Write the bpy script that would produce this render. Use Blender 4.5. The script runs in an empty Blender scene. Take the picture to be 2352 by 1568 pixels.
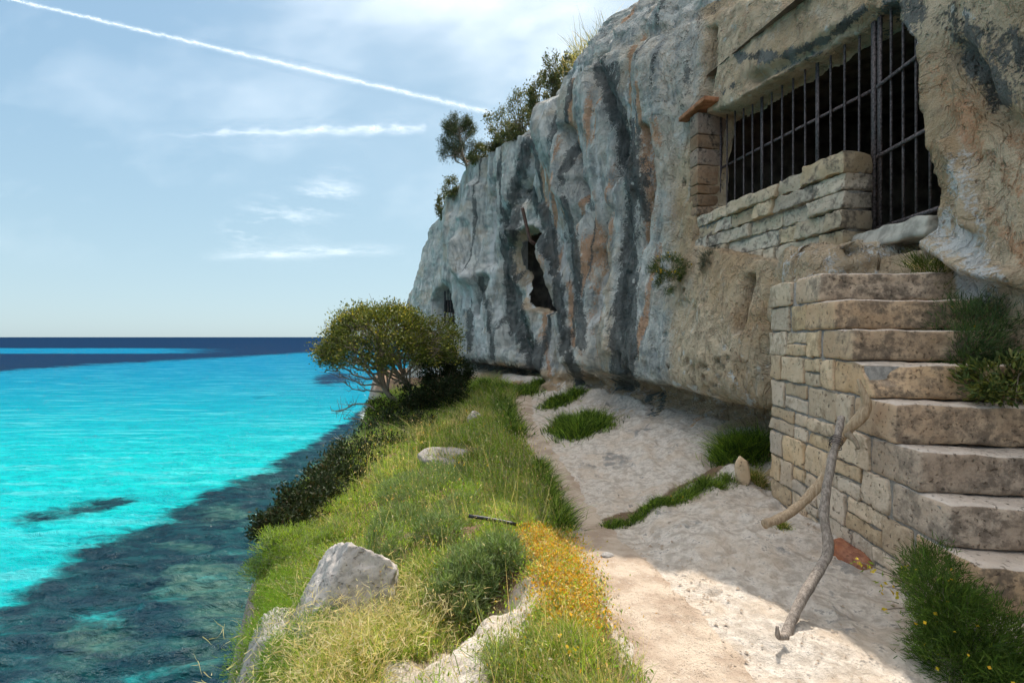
import bpy, math, random
import numpy as np
from mathutils import Vector, Matrix

random.seed(7)
RNG = np.random.default_rng(7)
scene = bpy.context.scene
COL = scene.collection

# ------------------------------------------------------------------ camera
FPX, CX, HY, EYE = 1110.0, 1176.0, 774.0, 1.6      # photo measured on a 2352 px wide print
cam_d = bpy.data.cameras.new('camera')
cam_d.sensor_width = 36.0
cam_d.lens = 36.0 * FPX / 2352.0
cam_d.shift_y = -10.0 / 2352.0
cam_d.clip_start = 0.05
cam_d.clip_end = 200000.0
cam = bpy.data.objects.new('camera', cam_d)
cam.location = (0, 0, EYE)
cam.rotation_euler = (math.radians(90), 0, 0)
COL.objects.link(cam)
scene.camera = cam

# ------------------------------------------------------------------ light
SUN_AZ, SUN_EL = math.radians(25.0), math.radians(55.0)      # azimuth to the right of +Y
SDIR = Vector((math.sin(SUN_AZ) * math.cos(SUN_EL), math.cos(SUN_AZ) * math.cos(SUN_EL), math.sin(SUN_EL)))
sun_d = bpy.data.lights.new('sun', 'SUN')
sun_d.energy = 2.05
sun_d.angle = math.radians(0.5)
sun_d.color = (1.0, 0.93, 0.83)
sun = bpy.data.objects.new('sun', sun_d)
sun.rotation_euler = SDIR.to_track_quat('Z', 'Y').to_euler()
sun.location = (6, 10, 30)
COL.objects.link(sun)

SKY_STRENGTH = 0.15
EXPOSURE = 1.42
vs = scene.view_settings
vs.view_transform = 'Standard'
vs.look = 'None'
vs.exposure = EXPOSURE
vs.gamma = 1.0
vs.use_curve_mapping = False
scene.cycles.use_denoising = True
scene.cycles.max_bounces = 6
scene.cycles.diffuse_bounces = 4
scene.cycles.glossy_bounces = 2
scene.cycles.transmission_bounces = 3
scene.cycles.transparent_max_bounces = 4
scene.cycles.caustics_reflective = False
scene.cycles.caustics_refractive = False
scene.cycles.sample_clamp_indirect = 4.0
scene.cycles.use_adaptive_sampling = True
scene.cycles.adaptive_threshold = 0.03


class NT:
    """small node-tree writer"""
    def __init__(self, tree):
        self.t = tree
        self.n = tree.nodes
        self.n.clear()

    def new(self, kind, **kw):
        nd = self.n.new(kind)
        for k, v in kw.items():
            setattr(nd, k, v)
        return nd

    def put(self, sock, val):
        if val is None:
            return
        if isinstance(val, bpy.types.NodeSocket):
            self.t.links.new(val, sock)
        else:
            if hasattr(sock, 'default_value') and sock.type == 'RGBA' and len(val) == 3:
                val = (*val, 1.0)
            sock.default_value = val

    def math(self, op, a, b=None, c=None, clamp=False):
        nd = self.new('ShaderNodeMath', operation=op, use_clamp=clamp)
        for i, v in enumerate((a, b, c)):
            self.put(nd.inputs[i], v)
        return nd.outputs[0]

    def vmath(self, op, a, b=None):
        nd = self.new('ShaderNodeVectorMath', operation=op)
        self.put(nd.inputs[0], a)
        if b is not None:
            self.put(nd.inputs[1], b)
        return nd.outputs['Value' if op in ('DOT_PRODUCT', 'LENGTH') else 'Vector']

    def noise(self, vec, scale, detail=4.0, rough=0.55, dist=0.0):
        nd = self.new('ShaderNodeTexNoise')
        self.put(nd.inputs['Vector'], vec)
        nd.inputs['Scale'].default_value = scale
        nd.inputs['Detail'].default_value = detail
        nd.inputs['Roughness'].default_value = rough
        nd.inputs['Distortion'].default_value = dist
        return nd.outputs['Fac']

    def voronoi(self, vec, scale, feature='F1'):
        nd = self.new('ShaderNodeTexVoronoi', feature=feature)
        self.put(nd.inputs['Vector'], vec)
        nd.inputs['Scale'].default_value = scale
        return nd.outputs['Distance']

    def remap(self, v, a, b, lo=0.0, hi=1.0, smooth=True):
        nd = self.new('ShaderNodeMapRange')
        nd.interpolation_type = 'SMOOTHSTEP' if smooth else 'LINEAR'
        self.put(nd.inputs['Value'], v)
        for k, x in (('From Min', a), ('From Max', b), ('To Min', lo), ('To Max', hi)):
            self.put(nd.inputs[k], x)
        return nd.outputs['Result']

    def mix(self, fac, a, b, blend='MIX'):
        nd = self.new('ShaderNodeMix', data_type='RGBA', blend_type=blend)
        self.put(nd.inputs[0], fac)
        self.put(nd.inputs[6], a)
        self.put(nd.inputs[7], b)
        return nd.outputs[2]

    def mapping(self, vec, scale=(1, 1, 1), loc=(0, 0, 0), rot=(0, 0, 0)):
        nd = self.new('ShaderNodeMapping')
        self.put(nd.inputs['Vector'], vec)
        nd.inputs['Scale'].default_value = scale
        nd.inputs['Location'].default_value = loc
        nd.inputs['Rotation'].default_value = rot
        return nd.outputs[0]

    def sep(self, vec):
        nd = self.new('ShaderNodeSeparateXYZ')
        self.put(nd.inputs[0], vec)
        return nd.outputs

    def comb(self, x, y, z):
        nd = self.new('ShaderNodeCombineXYZ')
        self.put(nd.inputs[0], x); self.put(nd.inputs[1], y); self.put(nd.inputs[2], z)
        return nd.outputs[0]

    def attr(self, name):
        nd = self.new('ShaderNodeAttribute', attribute_name=name)
        return nd

    def sepc(self, col):
        nd = self.new('ShaderNodeSeparateColor')
        self.put(nd.inputs[0], col)
        return nd.outputs

    def bump(self, height, strength, dist, normal=None):
        nd = self.new('ShaderNodeBump')
        self.put(nd.inputs['Height'], height)
        nd.inputs['Strength'].default_value = strength
        nd.inputs['Distance'].default_value = dist
        if normal is not None:
            self.put(nd.inputs['Normal'], normal)
        return nd.outputs[0]


def ray(px, py):
    v = np.array(((px - CX) / FPX, 1.0, (HY - py) / FPX))
    return v / np.linalg.norm(v)


# ---- world: physical sky with thin cirrus and aircraft trails at fixed compass directions
world = bpy.data.worlds.new('World')
scene.world = world
world.use_nodes = True
w = NT(world.node_tree)
sky = w.new('ShaderNodeTexSky', sky_type='NISHITA')
sky.sun_disc = False
sky.sun_elevation = SUN_EL
sky.sun_rotation = SUN_AZ
sky.air_density = 1.0
sky.dust_density = 0.6
sky.ozone_density = 1.6
# hazy, evenly bright sky: compress the physical sky's range
num = w.vmath('MULTIPLY', sky.outputs[0], (0.93, 1.17, 1.61))
den = w.vmath('ADD', w.vmath('MULTIPLY', sky.outputs[0], (0.45, 0.45, 0.60)), (1.0, 1.0, 1.0))
skyc = w.vmath('DIVIDE', num, den)
# milky cirrus veil overhead, brightened above the view to lift the shade
el_z = w.sep(w.vmath('NORMALIZE', w.new('ShaderNodeTexCoord').outputs['Generated']))[2]
skyc = w.mix(w.remap(el_z, 0.50, 0.84, 0.0, 1.0), skyc, (4.7, 4.65, 4.6))
bg = w.new('ShaderNodeBackground')
bg.inputs['Strength'].default_value = SKY_STRENGTH
w.put(bg.inputs['Color'], skyc)
wo = w.new('ShaderNodeOutputWorld')
w.t.links.new(bg.outputs[0], wo.inputs[0])


# ------------------------------------------------------------------ helpers
def U(px, py, y):
    """point seen at print pixel (px,py) standing y metres ahead"""
    return np.array(((px - CX) / FPX * y, y, EYE + (HY - py) / FPX * y))


def tag(o, label=None, cat=None, group=None, kind=None):
    if label: o['label'] = label
    if cat: o['category'] = cat
    if group: o['group'] = group
    if kind: o['kind'] = kind
    return o


def empty(name, loc=(0, 0, 0)):
    o = bpy.data.objects.new(name, None)
    o.location = loc
    o.empty_display_size = 0.1
    COL.objects.link(o)
    return o


def mesh_obj(name, verts, faces, mat=None, parent=None, smooth=False, attrs=None):
    """faces: (n,3) / (n,4) int array, list of such arrays or list of tuples; verts world space"""
    verts = np.asarray(verts, dtype=np.float32).reshape(-1, 3)
    if parent is not None:
        verts = verts - np.array(parent_world(parent), dtype=np.float32)
    me = bpy.data.meshes.new(name)
    groups = faces if isinstance(faces, list) and faces and isinstance(faces[0], np.ndarray) else [faces]
    loops, starts, n0 = [], [], 0
    for g in groups:
        if isinstance(g, np.ndarray):
            k = g.shape[1]
            loops.append(g.reshape(-1))
            starts.append(n0 + np.arange(len(g)) * k)
            n0 += g.size
        else:
            for f in g:
                loops.append(np.array(f)); starts.append(np.array([n0])); n0 += len(f)
    loops = np.concatenate(loops).astype(np.int32)
    starts = np.concatenate(starts).astype(np.int32)
    me.vertices.add(len(verts)); me.vertices.foreach_set('co', verts.ravel())
    me.loops.add(len(loops)); me.loops.foreach_set('vertex_index', loops)
    me.polygons.add(len(starts)); me.polygons.foreach_set('loop_start', starts)
    if smooth:
        me.polygons.foreach_set('use_smooth', np.ones(len(starts), dtype=bool))
    me.update(calc_edges=True)
    me.validate()
    for k, v in (attrs or {}).items():
        v = np.asarray(v, dtype=np.float32)
        if v.shape[1] == 3:
            v = np.concatenate([v, np.ones((len(v), 1), np.float32)], 1)
        a = me.color_attributes.new(k, 'FLOAT_COLOR', 'POINT')
        a.data.foreach_set('color', v.ravel())
    if mat is not None:
        me.materials.append(mat)
    o = bpy.data.objects.new(name, me)
    COL.objects.link(o)
    if parent is not None:
        o.parent = parent
    return o


def parent_world(p):
    v = np.zeros(3)
    while p is not None:
        v = v + np.array(p.location)
        p = p.parent
    return v


# --- vectorised gradient noise
_PERM = np.random.default_rng(3).permutation(256).astype(np.int64)
_PERM = np.concatenate([_PERM, _PERM, _PERM])
_GR = np.random.default_rng(4).normal(size=(256, 3)); _GR /= np.linalg.norm(_GR, axis=1)[:, None]


def gnoise(p):
    p = np.asarray(p, dtype=np.float64)
    i = np.floor(p).astype(np.int64); f = p - i
    u = f * f * f * (f * (f * 6 - 15) + 10)
    i &= 255
    out = 0
    for dx_ in (0, 1):
        wx = u[:, 0] if dx_ else 1 - u[:, 0]
        for dy_ in (0, 1):
            wy = u[:, 1] if dy_ else 1 - u[:, 1]
            for dz_ in (0, 1):
                wz = u[:, 2] if dz_ else 1 - u[:, 2]
                h = _PERM[_PERM[_PERM[(i[:, 0] + dx_) & 255] + ((i[:, 1] + dy_) & 255)] + ((i[:, 2] + dz_) & 255)]
                g = _GR[h]
                out = out + wx * wy * wz * (g[:, 0] * (f[:, 0] - dx_) + g[:, 1] * (f[:, 1] - dy_) + g[:, 2] * (f[:, 2] - dz_))
    return out * 1.5


def fbm(p, octaves=4, gain=0.5, ridged=False, seed=0.0):
    p = np.asarray(p, dtype=np.float64) + seed * 17.31
    s = 0; a = 1.0; tot_ = 0
    for _ in range(octaves):
        n = gnoise(p)
        if ridged:
            n = 1 - 2 * np.abs(n)
        s = s + a * n; tot_ += a
        a *= gain; p = p * 2.03 + 11.7
    return s / tot_


def sstep(a, b, x):
    t = np.clip((x - a) / (b - a), 0, 1)
    return t * t * (3 - 2 * t)


def seg_dist(px, py, pts):
    """distance to polyline, and parameter 0..1 along it"""
    best = np.full(px.shape, 1e9); par = np.zeros(px.shape)
    pts = np.array(pts, float)
    n = len(pts) - 1
    for k in range(n):
        a, b = pts[k], pts[k + 1]
        d = b - a
        t = np.clip(((px - a[0]) * d[0] + (py - a[1]) * d[1]) / (d @ d), 0, 1)
        q = np.hypot(px - a[0] - t * d[0], py - a[1] - t * d[1])
        m = q < best
        best = np.where(m, q, best); par = np.where(m, (k + t) / n, par)
    return best, par


def poly_sd(px, py, pts):
    """signed distance to polygon, positive inside"""
    pts = np.array(pts, float)
    d, _ = seg_dist(px, py, np.vstack([pts, pts[:1]]))
    ins = np.zeros(px.shape, bool)
    n = len(pts)
    for k in range(n):
        a, b = pts[k], pts[(k + 1) % n]
        c = ((a[1] > py) != (b[1] > py)) & (px < (b[0] - a[0]) * (py - a[1]) / (b[1] - a[1] + 1e-9) + a[0])
        ins ^= c
    return np.where(ins, d, -d)


def grid_faces(nr, nc):
    i = np.arange(nr - 1)[:, None] * nc + np.arange(nc - 1)[None, :]
    return np.stack([i, i + 1, i + nc + 1, i + nc], -1).reshape(-1, 4)


# ------------------------------------------------------------------ materials
def new_mat(name):
    m = bpy.data.materials.new(name)
    m.use_nodes = True
    t = NT(m.node_tree)
    out = t.new('ShaderNodeOutputMaterial')
    return m, t, out


def principled(t, out, col, rough=0.9, normal=None, spec=0.25, metal=0.0):
    b = t.new('ShaderNodeBsdfPrincipled')
    t.put(b.inputs['Base Color'], col)
    t.put(b.inputs['Roughness'], rough)
    b.inputs['Specular IOR Level'].default_value = spec
    b.inputs['Metallic'].default_value = metal
    if normal is not None:
        t.put(b.inputs['Normal'], normal)
    t.t.links.new(b.outputs[0], out.inputs[0])
    return b


def pos(t):
    return t.new('ShaderNodeNewGeometry').outputs['Position']


def mat_cliff():
    m, t, out = new_mat('cliff_limestone')
    P = pos(t)
    st = t.sepc(t.attr('stain').outputs['Color'])
    tn = t.sepc(t.attr('tone').outputs['Color'])
    Pv = t.mapping(P, scale=(1, 1, 0.30))
    n1 = t.noise(P, 0.9, 4, 0.6)
    n2 = t.noise(P, 6.5, 5, 0.68)
    n3 = t.noise(P, 34.0, 4, 0.68)
    nv = t.noise(Pv, 3.2, 5, 0.66, 0.8)
    brk = t.math('ADD', t.math('MULTIPLY', t.math('SUBTRACT', nv, 0.5), 1.3),
                 t.math('MULTIPLY', t.math('SUBTRACT', n3, 0.5), 1.1))
    brk = t.math('ADD', brk, t.math('MULTIPLY', t.math('SUBTRACT', n2, 0.5), 0.9))
    base = t.mix(t.remap(nv, 0.38, 0.58), (0.34, 0.355, 0.345), (0.67, 0.66, 0.61))
    base = t.mix(t.remap(n2, 0.44, 0.62, 0, 0.6), base, (0.60, 0.585, 0.53))
    base = t.mix(t.remap(n1, 0.50, 0.62, 0, 0.5), base, (0.56, 0.44, 0.31))
    tan = t.mix(t.remap(n1, 0.36, 0.62), (0.50, 0.35, 0.21), (0.65, 0.515, 0.36))
    tan = t.mix(t.remap(n2, 0.47, 0.66, 0, 0.7), tan, (0.38, 0.29, 0.20))
    tan = t.mix(t.remap(nv, 0.54, 0.68, 0, 0.6), tan, (0.60, 0.54, 0.44))
    col = t.mix(t.remap(t.math('ADD', tn[0], t.math('MULTIPLY', brk, 0.6)), 0.2, 0.8), base, tan)
    org = t.mix(n2, (0.44, 0.19, 0.085), (0.66, 0.41, 0.25))
    col = t.mix(t.remap(t.math('ADD', st[2], brk), 0.36, 0.72, 0, 0.85), col, org)
    wht = t.mix(n2, (0.62, 0.62, 0.61), (0.80, 0.79, 0.76))
    col = t.mix(t.remap(t.math('ADD', st[1], brk), 0.45, 0.70, 0, 0.9), col, wht)
    drk = t.mix(t.remap(nv, 0.36, 0.66), (0.060, 0.068, 0.068), (0.175, 0.185, 0.178))
    col = t.mix(t.remap(t.math('ADD', st[0], t.math('MULTIPLY', brk, 0.9)), 0.40, 0.62, 0, 0.92), col, drk)
    # lichen spots
    vor = t.voronoi(t.mapping(P, scale=(1, 1, .8)), 6.0)
    lich = t.math('MULTIPLY', t.remap(t.math('ADD', vor, t.math('MULTIPLY', t.math('SUBTRACT', n3, 0.5), 0.5)), 0.22, 0.10), t.remap(n1, 0.48, 0.58, 0, 0.8))
    col = t.mix(lich, col, (0.66, 0.65, 0.60))
    speck = t.math('MULTIPLY', t.remap(n3, 0.58, 0.67), t.remap(n2, 0.46, 0.62, 0.0, 0.7))
    col = t.mix(speck, col, (0.12, 0.112, 0.10))
    crk = t.remap(t.math('ABSOLUTE', t.math('SUBTRACT', t.noise(t.mapping(P, scale=(1, 1, 0.6)), 2.3, 5, 0.6, 1.2), 0.5)), 0.0, 0.035)
    rg = t.new('ShaderNodeTexNoise', noise_type='RIDGED_MULTIFRACTAL', normalize=True)
    t.put(rg.inputs['Vector'], t.mapping(P, scale=(1, 1, .7)))
    rg.inputs['Scale'].default_value = 4.0; rg.inputs['Detail'].default_value = 6.0; rg.inputs['Roughness'].default_value = 0.62
    pv = t.remap(t.voronoi(t.mapping(P, scale=(1, 1, .75)), 15.0), 0.26, 0.12)
    pv = t.math('MULTIPLY', pv, t.remap(n2, 0.44, 0.56))
    h = t.math('ADD', t.math('MULTIPLY', n2, 0.7), t.math('MULTIPLY', n3, 0.7))
    h = t.math('ADD', h, t.math('MULTIPLY', crk, 0.35))
    h = t.math('ADD', h, t.math('MULTIPLY', rg.outputs['Fac'], 0.9))
    h = t.math('SUBTRACT', h, t.math('MULTIPLY', pv, 0.7))
    principled(t, out, col, 0.93, t.bump(h, 1.0, 0.08), 0.12)
    return m


def mat_ground():
    m, t, out = new_mat('ground_rock_soil')
    P = pos(t)
    a = t.sepc(t.attr('mask').outputs['Color'])      # R soil, G dark crust, B bluff rock
    n1 = t.noise(P, 2.2, 6, 0.6)
    n2 = t.noise(P, 11.0, 6, 0.65)
    n3 = t.noise(P, 55.0, 4, 0.65)
    rock = t.mix(t.remap(n2, 0.38, 0.62), (0.46, 0.395, 0.33), (0.73, 0.65, 0.565))
    rock = t.mix(t.remap(n1, 0.46, 0.64, 0, 0.5), rock, (0.60, 0.47, 0.35))
    lich = t.math('MULTIPLY', t.remap(n2, 0.54, 0.66), t.remap(n3, 0.42, 0.6))
    rock = t.mix(t.math('MULTIPLY', lich, 0.75), rock, (0.17, 0.16, 0.15))
    soil = t.mix(n2, (0.12, 0.078, 0.048), (0.27, 0.18, 0.115))
    brk = t.math('MULTIPLY', t.math('SUBTRACT', n2, 0.5), 1.0)
    col = t.mix(t.remap(t.math('ADD', a[0], brk), 0.3, 0.7), rock, soil)
    crust = t.mix(n3, (0.09, 0.088, 0.085), (0.34, 0.33, 0.315))
    col = t.mix(t.remap(t.math('ADD', a[1], t.math('ADD', brk, t.math('MULTIPLY', t.math('SUBTRACT', n3, 0.5), 0.8))), 0.40, 0.85, 0, 0.8), col, crust)
    bl = t.mix(n2, (0.21, 0.19, 0.175), (0.46, 0.43, 0.40))
    col = t.mix(a[2], col, bl)
    pits = t.remap(t.voronoi(t.mapping(P, scale=(1, 1.0, 1)), 9.0), 0.20, 0.05)
    pits = t.math('MULTIPLY', pits, t.remap(n1, 0.48, 0.6))
    col = t.mix(t.math('MULTIPLY', pits, 0.35), col, (0.20, 0.15, 0.11))
    h = t.math('ADD', t.math('MULTIPLY', n2, 0.9), t.math('MULTIPLY', n3, 0.4))
    h = t.math('SUBTRACT', h, t.math('MULTIPLY', pits, 0.5))
    nrm = t.bump(h, 0.9, 0.045)
    nrm = t.bump(t.noise(P, 220.0, 2, 0.6), 0.35, 0.006, nrm)
    principled(t, out, col, 0.95, nrm, 0.12)
    return m


def mat_path():
    m, t, out = new_mat('path_sand')
    P = pos(t)
    n1 = t.noise(P, 3.0, 5, 0.6)
    n2 = t.noise(P, 22.0, 5, 0.65)
    n3 = t.noise(P, 90.0, 4, 0.65)
    col = t.mix(t.remap(n1, 0.38, 0.62), (0.42, 0.32, 0.24), (0.60, 0.49, 0.385))
    col = t.mix(t.remap(n2, 0.55, 0.7, 0, 0.5), col, (0.60, 0.53, 0.46))
    grit = t.remap(t.voronoi(P, 60.0), 0.22, 0.12)
    col = t.mix(t.math('MULTIPLY', grit, t.remap(n2, 0.45, 0.6, 0, 0.55)), col, (0.24, 0.18, 0.13))
    h = t.math('ADD', t.math('MULTIPLY', n2, 0.7), t.math('MULTIPLY', n3, 0.35))
    h = t.math('ADD', h, t.math('MULTIPLY', grit, 0.3))
    principled(t, out, col, 0.97, t.bump(h, 1.0, 0.04), 0.08)
    return m


def mat_stone(name, c1, c2, dark, scale=1.0, darkamt=0.5, hole=0.5, tread=None):
    m, t, out = new_mat(name)
    g = t.new('ShaderNodeNewGeometry')
    oi = t.new('ShaderNodeObjectInfo')
    P = g.outputs['Position']
    n1 = t.noise(P, 4.0 * scale, 5, 0.6)
    n2 = t.noise(P, 18.0 * scale, 6, 0.68)
    n3 = t.noise(P, 90.0 * scale, 3, 0.6)
    col = t.mix(t.remap(n1, 0.3, 0.7), c1, c2)
    hsv = t.new('ShaderNodeHueSaturation')
    t.put(hsv.inputs['Color'], col)
    t.put(hsv.inputs['Value'], t.remap(oi.outputs['Random'], 0, 1, 0.78, 1.16, smooth=False))
    t.put(hsv.inputs['Saturation'], t.remap(t.math('FRACT', t.math('MULTIPLY', oi.outputs['Random'], 7.3)), 0, 1, 0.75, 1.2, smooth=False))
    col = hsv.outputs[0]
    blk = t.math('MULTIPLY', t.remap(t.math('ADD', t.math('MULTIPLY', n1, 0.6), t.math('MULTIPLY', n2, 0.5)), 0.52, 0.68), darkamt)
    col = t.mix(blk, col, dark)
    if tread:      # tops painted paler as if lit by the sky, fronts lichen-stained
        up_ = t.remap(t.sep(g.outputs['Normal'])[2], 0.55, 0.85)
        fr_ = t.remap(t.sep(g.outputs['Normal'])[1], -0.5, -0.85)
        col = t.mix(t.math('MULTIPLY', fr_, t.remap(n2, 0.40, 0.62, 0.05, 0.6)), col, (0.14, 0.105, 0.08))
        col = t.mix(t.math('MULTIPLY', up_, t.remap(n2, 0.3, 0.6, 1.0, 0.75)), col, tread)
    ho = t.remap(t.noise(P, 46.0 * scale, 3, 0.55), 0.60, 0.70)
    col = t.mix(t.math('MULTIPLY', ho, hole), col, (0.10, 0.075, 0.055))
    h = t.math('ADD', t.math('MULTIPLY', n2, 0.7), t.math('MULTIPLY', n3, 0.35))
    h = t.math('SUBTRACT', h, t.math('MULTIPLY', ho, 0.6))
    principled(t, out, col, 0.93, t.bump(h, 0.85, 0.02), 0.12)
    return m


def mat_plain(name, col, rough=0.6, metal=0.0, var=0.25, scale=30.0, bump=0.3, col2=None, spec=0.3):
    m, t, out = new_mat(name)
    P = pos(t)
    n = t.noise(P, scale, 5, 0.6)
    c2 = col2 or tuple(min(1.0, c * (1 + var)) for c in col)
    c = t.mix(t.remap(n, 0.35, 0.65), tuple(x * (1 - var) for x in col), c2)
    principled(t, out, c, rough, t.bump(n, bump, 0.006), spec, metal)
    return m


def mat_leaf(name, trans=0.4, rough=0.55, spec=0.3):
    """colour of every blade or leaf comes from its own attribute"""
    m, t, out = new_mat(name)
    c = t.attr('col').outputs['Color']
    b = t.new('ShaderNodeBsdfPrincipled')
    t.put(b.inputs['Base Color'], c)
    b.inputs['Roughness'].default_value = rough
    b.inputs['Specular IOR Level'].default_value = spec
    tr = t.new('ShaderNodeBsdfTranslucent')
    t.put(tr.inputs['Color'], t.mix(1.0, c, (1.25, 1.2, 0.75), 'MULTIPLY'))
    mx = t.new('ShaderNodeMixShader')
    mx.inputs[0].default_value = trans
    t.t.links.new(b.outputs[0], mx.inputs[1]); t.t.links.new(tr.outputs[0], mx.inputs[2])
    t.t.links.new(mx.outputs[0], out.inputs[0])
    return m


def mat_sea():
    m, t, out = new_mat('sea_water')
    P = pos(t)
    a = t.sepc(t.attr('bed').outputs['Color'])        # R sand shoal, G reef, B foam
    far = t.sepc(t.attr('far').outputs['Color'])
    Pw = t.mapping(P, scale=(0.55, 1.25, 1.0), rot=(0, 0, 0.22))
    n1 = t.noise(Pw, 0.16, 4, 0.6, 0.4)
    n2 = t.noise(Pw, 0.75, 5, 0.62, 0.6)
    n3 = t.noise(Pw, 2.6, 4, 0.6, 0.5)
    swirl = t.math('MULTIPLY', t.math('SUBTRACT', n2, 0.5), 1.1)
    swirl = t.math('ADD', swirl, t.math('MULTIPLY', t.math('SUBTRACT', n1, 0.5), 1.2))
    sand = t.remap(t.math('ADD', a[0], swirl), 0.22, 0.74)
    deep = t.mix(t.remap(n2, 0.35, 0.7), (0.002, 0.020, 0.032), (0.007, 0.056, 0.064))
    deep = t.mix(far[0], deep, (0.006, 0.024, 0.062))
    reef = t.mix(t.remap(n3, 0.35, 0.65), (0.02, 0.085, 0.07), (0.10, 0.19, 0.14))
    deep = t.mix(t.remap(t.math('ADD', a[1], swirl), 0.35, 0.85, 0, 0.5), deep, reef)
    turq = t.mix(t.remap(n2, 0.34, 0.66), (0.0, 0.275, 0.30), (0.0, 0.36, 0.37))
    turq = t.mix(far[0], turq, (0.0, 0.115, 0.235))
    wind = t.noise(t.mapping(P, scale=(0.10, 1.0, 1.0), rot=(0, 0, 0.16)), 0.9, 5, 0.7, 0.3)
    turq = t.mix(t.remap(wind, 0.50, 0.66, 0, 0.42), turq, (0.10, 0.42, 0.45))  # lighter streaks paint sky reflections into the water colour
    turq = t.mix(t.remap(wind, 0.46, 0.32, 0, 0.5), turq, (0.0, 0.20, 0.26))
    deep = t.mix(t.remap(wind, 0.46, 0.34, 0, 0.5), deep, (0.002, 0.014, 0.028))
    col = t.mix(sand, deep, turq)
    fo = t.math('MULTIPLY', t.remap(t.math('ADD', a[2], t.math('MULTIPLY', t.math('SUBTRACT', n3, 0.5), 1.5)), 0.45, 0.7), 0.85)
    capn = t.noise(t.mapping(P, scale=(0.18, 1.0, 1.0), rot=(0, 0, 0.1)), 0.22, 6, 0.75, 0.3)
    cap = t.math('MULTIPLY', t.remap(capn, 0.715, 0.75), t.remap(n3, 0.45, 0.55))
    fo = t.math('MAXIMUM', fo, t.math('MULTIPLY', cap, 0.75))
    col = t.mix(fo, col, (0.75, 0.77, 0.78))
    b1 = t.noise(t.mapping(P, scale=(0.5, 1.3, 1.0), rot=(0, 0, 0.3)), 0.9, 5, 0.62, 0.5)
    b2 = t.noise(t.mapping(P, scale=(0.7, 1.2, 1.0), rot=(0, 0, 0.15)), 4.5, 3, 0.6, 0.2)
    b0 = t.noise(t.mapping(P, scale=(0.4, 1.5, 1.0), rot=(0, 0, 0.12)), 0.10, 4, 0.62, 0.3)
    h = t.math('ADD', t.math('MULTIPLY', b1, 0.75), t.math('MULTIPLY', b2, 0.14))
    h = t.math('ADD', h, t.math('MULTIPLY', b0, 1.6))
    nrm = t.bump(h, 0.9, 1.5)
    dif = t.new('ShaderNodeBsdfDiffuse')
    t.put(dif.inputs['Color'], col)
    nb = t.bump(h, 0.55, 1.3)
    t.put(dif.inputs['Normal'], nb)
    gl = t.new('ShaderNodeBsdfGlossy')
    gl.inputs['Roughness'].default_value = 0.12
    t.put(gl.inputs['Normal'], nrm)
    fr = t.new('ShaderNodeFresnel')
    fr.inputs['IOR'].default_value = 1.33
    t.put(fr.inputs['Normal'], nrm)
    fac = t.math('MULTIPLY', t.math('MINIMUM', t.math('MAXIMUM', t.math('SUBTRACT', t.math('MULTIPLY', fr.outputs[0], 1.0), 0.045), 0.0), 0.34), far[1])
    mx = t.new('ShaderNodeMixShader')
    t.put(mx.inputs[0], fac)
    t.t.links.new(dif.outputs[0], mx.inputs[1]); t.t.links.new(gl.outputs[0], mx.inputs[2])
    t.t.links.new(mx.outputs[0], out.inputs[0])
    return m


def mat_wood(name, c1, c2):
    m, t, out = new_mat(name)
    g = t.new('ShaderNodeTexCoord')
    P = pos(t)
    grain = t.noise(t.mapping(P, scale=(3.0, 3.0, 0.35), rot=(0.5, 0.4, 0)), 26.0, 5, 0.7, 0.4)
    n = t.noise(P, 9.0, 4, 0.6)
    col = t.mix(t.remap(grain, 0.35, 0.65), c1, c2)
    col = t.mix(t.remap(n, 0.55, 0.7, 0, 0.5), col, tuple(x * 0.45 for x in c1))
    principled(t, out, col, 0.85, t.bump(grain, 0.7, 0.01), 0.2)
    return m


M = {}
M['cliff'] = mat_cliff()
M['ground'] = mat_ground()
M['path'] = mat_path()
M['sea'] = mat_sea()
M['leaf'] = mat_leaf('leaf', 0.5)
M['leaf_dull'] = mat_leaf('leaf_dull', 0.22, 0.6, 0.25)
M['bark'] = mat_wood('bark', (0.20, 0.155, 0.11), (0.36, 0.29, 0.215))
M['driftwood'] = mat_wood('driftwood', (0.17, 0.138, 0.112), (0.36, 0.305, 0.26))
M['branchwood'] = mat_wood('branchwood', (0.33, 0.23, 0.14), (0.50, 0.38, 0.26))
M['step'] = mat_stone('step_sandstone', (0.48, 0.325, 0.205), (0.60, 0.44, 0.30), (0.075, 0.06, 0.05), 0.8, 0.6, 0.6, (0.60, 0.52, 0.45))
M['ashlar'] = mat_stone('ashlar_sandstone', (0.55, 0.395, 0.255), (0.70, 0.55, 0.39), (0.22, 0.15, 0.09), 0.7, 0.65, 0.7)
M['pale_stone'] = mat_stone('pale_rubble_stone', (0.46, 0.355, 0.24), (0.62, 0.51, 0.38), (0.08, 0.065, 0.055), 0.7, 0.85, 0.4)
M['pier_stone'] = mat_stone('pier_stone', (0.25, 0.165, 0.11), (0.42, 0.31, 0.22), (0.035, 0.03, 0.027), 1.0, 0.85, 0.3)
M['boulder'] = mat_stone('boulder_limestone', (0.34, 0.31, 0.285), (0.60, 0.54, 0.485), (0.14, 0.135, 0.13), 0.6, 0.85, 0.3)
M['mortar'] = mat_plain('mortar', (0.27, 0.245, 0.215), 0.95, 0, 0.2, 40, 0.7)
M['plaster'] = mat_plain('plaster', (0.36, 0.335, 0.285), 0.92, 0, 0.25, 9, 0.9)
M['rust'] = mat_plain('rusty_iron', (0.075, 0.058, 0.055), 0.62, 0.35, 0.5, 45, 0.6, (0.16, 0.13, 0.13))
M['rust_pipe'] = mat_plain('rusty_pipe', (0.12, 0.07, 0.055), 0.75, 0.2, 0.45, 20, 0.5)
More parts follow.
